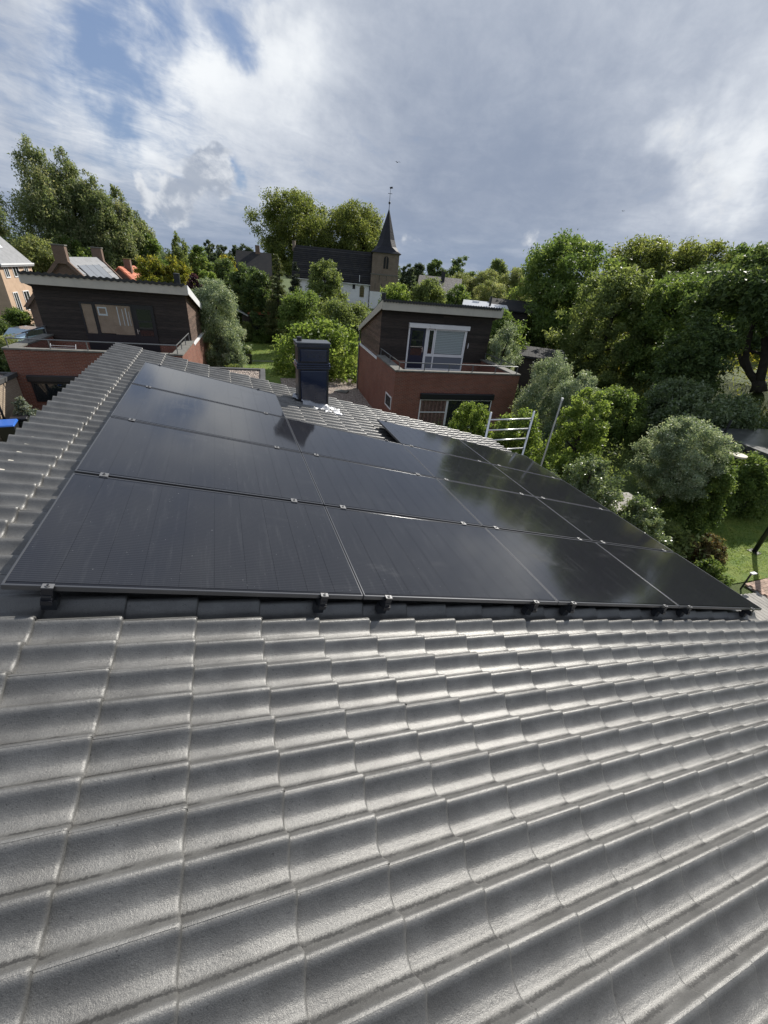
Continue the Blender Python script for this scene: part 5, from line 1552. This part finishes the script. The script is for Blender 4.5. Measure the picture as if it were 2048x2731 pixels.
T('leafy_tree', 'bright green tree peeping over the left end of the right house roof', 'tree', 19.2, 45.0, 0.4, -4.5, 2.2, 'dome', 'bright', 0.14, seed=35)
T('olive_tree', 'brownish green bush over the middle of the right house roof', 'tree', 21.5, 41.8, 1.2, -4.0, 2.1, 'dome', 'olive', 0.13, seed=36)
T('leafy_tree', 'small green bush before the speckled grey roof', 'tree', 23.3, 39.0, 0.9, -4.0, 1.6, 'dome', 'mid', 0.13, seed=37)
T('distant_tree', 'low distant tree right of the church tower', 'tree', 50.1, 118.6, 3.7, -4, 2.4, 'dome', 'far', 0.34, nclump=26, seed=38)
T('distant_tree', 'second distant tree right of the church tower', 'tree', 57.0, 126.4, 4.3, -4, 3.0, 'dome', 'far', 0.34, nclump=26, seed=39)
T('distant_tree', 'dark round distant tree above the speckled grey roof', 'tree', 55.2, 110.9, 5.4, -4, 3.2, 'dome', 'dark', 0.30, nclump=34, seed=40)
T('distant_tree', 'biggest round dark tree on the right horizon', 'tree', 58.2, 103.7, 6.4, -4, 3.3, 'dome', 'dark', 0.30, nclump=40, seed=41)
T('distant_tree', 'distant ragged tree above the pale willows', 'tree', 52.5, 78.0, 5.5, -3, 2.4, 'dome', 'olive', 0.22, nclump=34, seed=42)
for k, (x, y, tp, r, lab) in enumerate([(41.0, 70.0, 2.5, 2.6, 'pale green willow nearest the speckled grey roof'), (44.0, 67.5, 3.2, 3.0, 'pale green willow in the middle of the clump'),
                                        (45.5, 61.5, 3.6, 3.0, 'pale green willow touching the big round tree'), (39.0, 58.0, 1.6, 2.4, 'lowest pale green willow in front of the clump'),
                                        (36.5, 66.0, 1.6, 2.6, 'pale green willow behind the speckled grey roof')]):
    T('willow', lab, 'tree', x, y, tp, -4.5, r, 'dome', 'willow', 0.17, ratio=0.35, seed=43 + k, group='pale willows right of the church', droop=0.6, density=2.2)
T('chestnut_tree', 'huge dark round tree right of the pale willows', 'tree', 31.00, 33.60, 5.80, -5.00, 4.70, 'dome', 'mid', 0.17, nclump=130, seed=50, clump=0.19, density=2.3, maxn=40000)
T('bank_tree', 'wind bent tree left on the crest of the wooded bank', 'tree', 46.80, 41.00, 7.30, -2.50, 5.20, 'dome', 'plane', 0.20, nclump=90, seed=51, lean=(0.8, -0.4), clump=0.22)
T('bank_tree', 'wind bent tree in the middle of the wooded bank', 'tree', 51.00, 37.50, 7.40, -2.50, 4.90, 'dome', 'plane', 0.20, nclump=90, seed=52, lean=(0.8, -0.4), clump=0.22)
T('bank_tree', 'lower dark tree filling the gap between the wooded bank and the broad trees', 'tree', 43.0, 29.0, 4.6, -3.0, 4.2, 'dome', 'dark', 0.18, nclump=80, seed=92, lean=(0.5, -0.3), clump=0.24)
T('bank_tree', 'dark tree on the bank showing between the crowns at the right edge', 'tree', 46.0, 24.8, 6.0, -3.0, 4.0, 'dome', 'dark', 0.18, nclump=80, seed=95, lean=(0.5, -0.3), clump=0.24)
T('bank_tree', 'wind bent tree at the right of the wooded bank', 'tree', 55.50, 35.20, 7.20, -2.50, 4.30, 'dome', 'mid', 0.20, nclump=80, seed=53, lean=(0.8, -0.4), clump=0.22)
T('walnut_tree', 'broad olive green tree before the huge round tree', 'tree', 28.3, 24.0, 3.1, -4.8, 3.2, 'dome', 'olive', 0.14, nclump=130, seed=54, clump=0.19, density=2.0, maxn=40000)
T('walnut_tree', 'broad green tree left of the forked trunk', 'tree', 30.0, 20.3, 2.8, -3.6, 2.9, 'dome', 'mid', 0.14, nclump=120, seed=55, clump=0.20, density=2.0, maxn=36000)
T('leafy_tree', 'dark bushy tree at the right end of the right house roof', 'tree', 19.90, 25.60, -0.30, -5.60, 2.10, 'bush', 'mid', 0.11, nclump=70, seed=90)
T('walnut_tree', 'dark spreading tree low beside the forked trunk', 'tree', 25.90, 15.20, 0.40, -3.20, 1.80, 'dome', 'dark', 0.12, nclump=90, seed=91)
gw = 'silvery willows beside the right house'
T('silver_willow', 'silvery willow at the corner of the right house terrace', 'tree', 17.2, 21.0, -0.6, -5.4, 1.3, 'bush', 'silver', 0.075, ratio=0.33, density=2.4, nclump=70, seed=56, group=gw, clump=0.24)
T('silver_willow', 'larger silvery willow, right of the terrace railing', 'tree', 16.9, 15.9, -1.4, -5.8, 1.6, 'bush', 'silver', 0.07, ratio=0.33, density=2.5, nclump=90, seed=57, group=gw, clump=0.22)
T('silver_willow', 'silvery willow behind the leaning pole', 'tree', 17.0, 13.9, -1.9, -5.8, 1.2, 'bush', 'silver', 0.07, ratio=0.33, density=2.4, nclump=70, seed=58, group=gw, clump=0.24)
T('leafy_bush', 'tall yellow green bush right of the leaning pole', 'shrub', 13.6, 9.8, -1.7, -5.9, 1.05, 'dome', 'bright', 0.06, nclump=75, seed=59, clump=0.22, density=1.5)
T('leafy_bush', 'bright leafy bush under the lower windows of the right house', 'shrub', 10.5, 12.6, -2.95, -5.9, 1.05, 'bush', 'bright', 0.06, nclump=80, seed=60, clump=0.22, density=1.5)
T('leafy_bush', 'bright leafy bush behind the scaffold rungs', 'shrub', 11.6, 10.9, -2.7, -5.9, 1.15, 'bush', 'bright', 0.06, nclump=80, seed=61, clump=0.22, density=1.5)
T('leafy_bush', 'sunlit bush between the scaffold and the leaning pole', 'shrub', 11.6, 8.5, -3.6, -6.0, 1.1, 'bush', 'bright', 0.055, nclump=80, seed=62, clump=0.22, density=1.5)
T('apple_tree', 'grey green glossy bush below the forked tree', 'shrub', 23.6, 13.4, -2.1, -5.4, 2.0, 'bush', 'glossy', 0.10, nclump=90, seed=63, clump=0.2)
T('apple_tree', 'dark glossy bush at the right edge below the forked tree', 'shrub', 23.8, 10.9, -2.3, -5.2, 1.7, 'bush', 'glossy', 0.10, nclump=80, seed=64, clump=0.22)
T('apple_tree', 'dark glossy bush between the broad trees and the silvery shrub', 'shrub', 20.6, 14.6, -2.9, -5.6, 1.6, 'bush', 'mid', 0.09, nclump=70, seed=65, clump=0.22)
T('silver_shrub', 'large silvery round shrub on a bare stem in the garden', 'shrub', 15.75, 7.2, -2.05, -5.0, 1.22, 'round', 'silver', 0.055, ratio=0.36, nclump=120, seed=66, clump=0.20, density=2.6, maxn=42000, tr=0.09)
T('leafy_bush', 'glossy white flecked bush along the panel edge', 'shrub', 11.5, 6.9, -3.1, -6.0, 1.15, 'bush', 'glossy', 0.055, nclump=90, seed=67, clump=0.2, density=1.7)
T('leafy_bush', 'dark bush under the far right panel corner', 'shrub', 12.4, 5.6, -3.9, -6.0, 0.95, 'bush', 'glossy', 0.05, nclump=70, seed=68, clump=0.22)
gh = 'dark hedge shrubs at the right edge'
T('hedge_shrub', 'dark hedge shrub nearest the silvery round shrub', 'shrub', 16.9, 6.6, -3.0, -6.0, 0.9, 'bush', 'mid', 0.055, nclump=70, seed=69, group=gh)
T('hedge_shrub', 'dark hedge shrub in the middle of the right edge hedge', 'shrub', 18.3, 7.9, -3.4, -6.0, 1.1, 'bush', 'dark', 0.06, nclump=70, seed=70, group=gh)
T('hedge_shrub', 'dark hedge shrub cut by the right edge of the photo', 'shrub', 20.3, 7.3, -3.6, -6.0, 1.2, 'bush', 'mid', 0.065, nclump=70, seed=71, group=gh)
gb = 'border plants along the panel edge'
T('flower_shrub', 'autumn coloured shrub with pale flowers beside the garden lawn', 'shrub', 15.1, 4.75, -5.05, -6.15, 0.62, 'bush', 'flower', 0.04, nclump=60, seed=72, group=gb, clump=0.22, trunk=False)
T('flower_shrub', 'green leafed border plant at the deck corner', 'shrub', 14.4, 4.0, -5.45, -6.15, 0.5, 'bush', 'mid', 0.04, nclump=50, seed=73, group=gb, clump=0.22, trunk=False)
T('flower_shrub', 'olive border plant behind the autumn coloured shrub', 'shrub', 14.5, 5.6, -5.1, -6.15, 0.75, 'bush', 'olive', 0.045, ratio=0.3, nclump=50, seed=74, group=gb, clump=0.24, trunk=False)
T('flower_shrub', 'dark grassy border plant under the silvery round shrub', 'shrub', 14.2, 6.5, -5.2, -6.15, 0.8, 'bush', 'dark', 0.06, ratio=0.2, nclump=50, seed=75, group=gb, clump=0.24, trunk=False)
T('garden_hedge', 'clipped low hedge in front of the garden shed', 'hedge', 5.1, 46.0, -4.6, -6.2, 1.25, 'bush', 'mid', 0.10, nclump=60, seed=76, trunk=False, clump=0.3)
T('garden_hedge', 'dark leafy arch left of the clipped hedge', 'hedge', 3.3, 45.9, -4.2, -6.2, 0.7, 'bush', 'olive', 0.10, nclump=40, seed=77, trunk=False)
T('ivy_bush', 'conical grey green ivy growing against the buff brick wall', 'ivy', -7.25, 19.2, -4.35, -6.2, 0.75, 'cone', 'ivy', 0.055, nclump=70, seed=78, clump=0.22)
T('leafy_bush', 'bright leafy bush below the bins at the left edge', 'shrub', -6.3, 14.6, -5.2, -6.2, 0.95, 'bush', 'bright', 0.06, nclump=60, seed=79, trunk=False)
T('leafy_bush', 'sunlit bush left of the left house terrace', 'shrub', -10.4, 27.5, -3.9, -6.2, 1.3, 'bush', 'willow', 0.09, nclump=60, seed=80)
T('leafy_bush', 'pale bush hiding the parked car', 'shrub', -13.2, 34.5, -4.6, -6.2, 1.5, 'bush', 'willow', 0.10, nclump=60, seed=81)
T('clipped_bush', 'round dark bush before the pale house front', 'shrub', -16.00, 46.50, -4.10, -6.20, 1.10, 'bush', 'mid', 0.11, nclump=60, seed=82)
T('clipped_bush', 'deep green bush at the left edge below the pale house', 'shrub', -17.40, 43.50, -4.30, -6.20, 1.60, 'bush', 'dark', 0.11, nclump=60, seed=83)
T('leafy_bush', 'dark ivy clad bush beside the left house corner', 'shrub', -9.6, 24.2, -3.9, -6.2, 0.95, 'bush', 'dark', 0.08, nclump=60, seed=84)
ps = tree('planter_shrub', 'small round shrub growing in the black planter', 'plant', 2.68, 35.25, -4.75, -5.45, 0.36, 'bush', 'mid', 0.06, nclump=30, seed=85, trunk=False)

T('walnut_tree', 'tree standing on the bank just past the right edge', 'tree', 31.5, 9.2, 3.6, -2.6, 3.0, 'dome', 'mid', 0.15, nclump=70, seed=93)
T('walnut_tree', 'tree farther along the bank past the right edge', 'tree', 31.0, 2.8, 3.4, -2.6, 3.0, 'dome', 'olive', 0.15, nclump=70, seed=94)
# the forked tree at the right edge: real limbs, crown hanging over them
wx, wy = 30.2, 13.6
wr = thing('forked_tree', 'tree with a dark forked trunk and spreading crown at the right edge', 'tree', (wx, wy, -2.75))
wtz = MB()
P = lambda x, y, z: (x - wx, y - wy, z + 2.75)
wtz.tube([P(30.2, 13.6, -2.9), P(30.15, 13.7, -2.55), P(30.05, 13.85, -2.3)], [0.42, 0.34, 0.28], 10)
wtz.tube([P(30.1, 13.8, -2.45), P(29.8, 14.3, -2.0), P(29.55, 14.75, -1.3), P(29.4, 14.95, -0.4), P(29.3, 15.1, 0.8)], [0.24, 0.20, 0.17, 0.14, 0.08], 8)
wtz.tube([P(29.8, 14.3, -2.0), P(29.55, 14.8, -1.55), P(29.4, 15.1, -1.1), P(29.2, 15.6, -0.3)], [0.15, 0.13, 0.10, 0.05], 7)
wtz.tube([P(30.1, 13.75, -2.45), P(30.0, 13.9, -1.6), P(29.9, 14.1, -0.8), P(29.65, 14.5, 0.2), P(29.5, 14.8, 1.6)], [0.27, 0.23, 0.20, 0.17, 0.09], 8)
wtz.tube([P(29.9, 14.1, -0.95), P(29.6, 14.75, -0.85), P(29.4, 15.3, -0.78)], [0.09, 0.07, 0.05], 6)
wtz.tube([P(29.6, 14.6, 0.3), P(29.3, 15.6, 1.0), P(28.9, 16.6, 1.5)], [0.12, 0.08, 0.04], 6)
wtz.tube([P(29.7, 14.4, 0.1), P(30.3, 13.2, 1.0), P(31.0, 12.0, 2.0)], [0.13, 0.09, 0.04], 6)
wtz.build('trunk', M['bark'], wr, smooth=True)
rng = np.random.default_rng(5)
nc = 120
ph_ = rng.random(nc) * 6.283
tt_ = rng.random(nc) ** 0.8
rad_ = (3.1 * np.sqrt(np.clip(1 - (1.2 * tt_ - 0.2) ** 2, 0, 1))) * rng.random(nc) ** 0.4 * (1 + 0.12 * rng.normal(size=nc))
cen = np.c_[29.4 - wx + rad_ * np.cos(ph_), 14.9 - wy + rad_ * np.sin(ph_), 0.15 + 2.75 + tt_ * 4.1]
dirs = np.c_[np.cos(ph_), np.sin(ph_), tt_]
dirs /= np.linalg.norm(dirs, axis=1)[:, None]
V, tint = leaves(cen, rng.uniform(0.38, 0.75, nc), dirs, 30000, 0.12, 0.065, rng, 0.4)
link('crown', leaf_mesh('crown', V, tint, LEAF['dark']), wr)


# low plants that nobody could count: the rough ground under the shrubs, and the far woods
def scatter(name, pts, ls, ratio, leaf, n, rng, rr, flat=0.85):
    cen = np.array(pts)
    d = np.tile(np.array([0, 0, 1.0]), (len(cen), 1))
    V, tint = leaves(cen, rr, d, n, ls, ls * ratio, rng, 0, aniso=(1, 1, flat))
    return link(name, leaf_mesh(name, V, tint, LEAF[leaf]), kind='stuff')


rng = np.random.default_rng(8)
pts = []
while len(pts) < 420:
    x, y = rng.uniform(9.5, 30), rng.uniform(4.5, 26)
    if 14.6 < x < 23.6 and y < 8.6:
        continue
    if 8.6 < x < 16.6 and y > 17.2:
        continue
    if 20.2 < x < 25.6 and 6.4 < y < 10.6:
        continue
    if 13.9 < x < 16.7 and 7.7 < y < 9.8:
        continue
    if 13.0 < x and y < 3.8:
        continue
    pts.append((x, y, float(ground_z(x, y)) + rng.uniform(0.1, 0.7)))
scatter('undergrowth', pts, 0.075, 0.45, 'olive', 42000, rng, rng.uniform(0.4, 0.8, len(pts)))
pts = []
while len(pts) < 420:
    x, y = rng.uniform(24, 47), rng.uniform(4, 34)
    if x - 0.08 * y > 23.5 and not (47 < x):
        pts.append((x, y, float(ground_z(x, y)) + rng.uniform(0.0, 0.25)))
scatter('bank_grass', pts, 0.16, 0.16, 'yellow', 26000, rng, rng.uniform(0.6, 1.2, len(pts)))
pts = [(rng.uniform(-20, -8.6), rng.uniform(22, 47), G + rng.uniform(0.05, 0.4)) for _ in range(160)]
pts = [p for p in pts if not (-19 < p[0] < -11.5 and 33 < p[1] < 45)]
scatter('meadow_plants', pts, 0.10, 0.35, 'willow', 9000, rng, rng.uniform(0.4, 0.9, len(pts)))
pts = [(rng.uniform(15.4, 23), rng.uniform(3.9, 8.0), G + 0.05) for _ in range(500)]
pts = [p for p in pts if p[1] > 3.9 and p[0] - 15.3 > (p[1] - 3.65) * 0.45]
scatter('lawn_grass', pts, 0.035, 0.22, 'bright', 15000, rng, rng.uniform(0.5, 0.9, len(pts)), 0.05)
pts = [(rng.uniform(0.2, 9.0), rng.uniform(30.5, 45.5), G + 0.05) for _ in range(500)]
scatter('far_lawn_grass', pts, 0.06, 0.22, 'bright', 12000, rng, rng.uniform(0.7, 1.2, len(pts)), 0.05)
pts = []
for az in np.arange(-30, 92, 0.45):
    d = rng.uniform(230, 330) if az < 40 else rng.uniform(120, 170)
    hgt = rng.uniform(-3.0, 3.0) * d / 300 + (0 if az < 40 else 1)
    for zz in np.arange(G, 1.0 + hgt, 2.6):
        pts.append((d * math.sin(rad(az)) + rng.uniform(-3, 3), d * math.cos(rad(az)), zz))
scatter('far_woods', pts, 0.85, 0.6, 'far', 46000, rng, rng.uniform(2.2, 3.8, len(pts)))
print('objects', len(bpy.data.objects), 'polys', sum(len(m.polygons) for m in bpy.data.meshes))
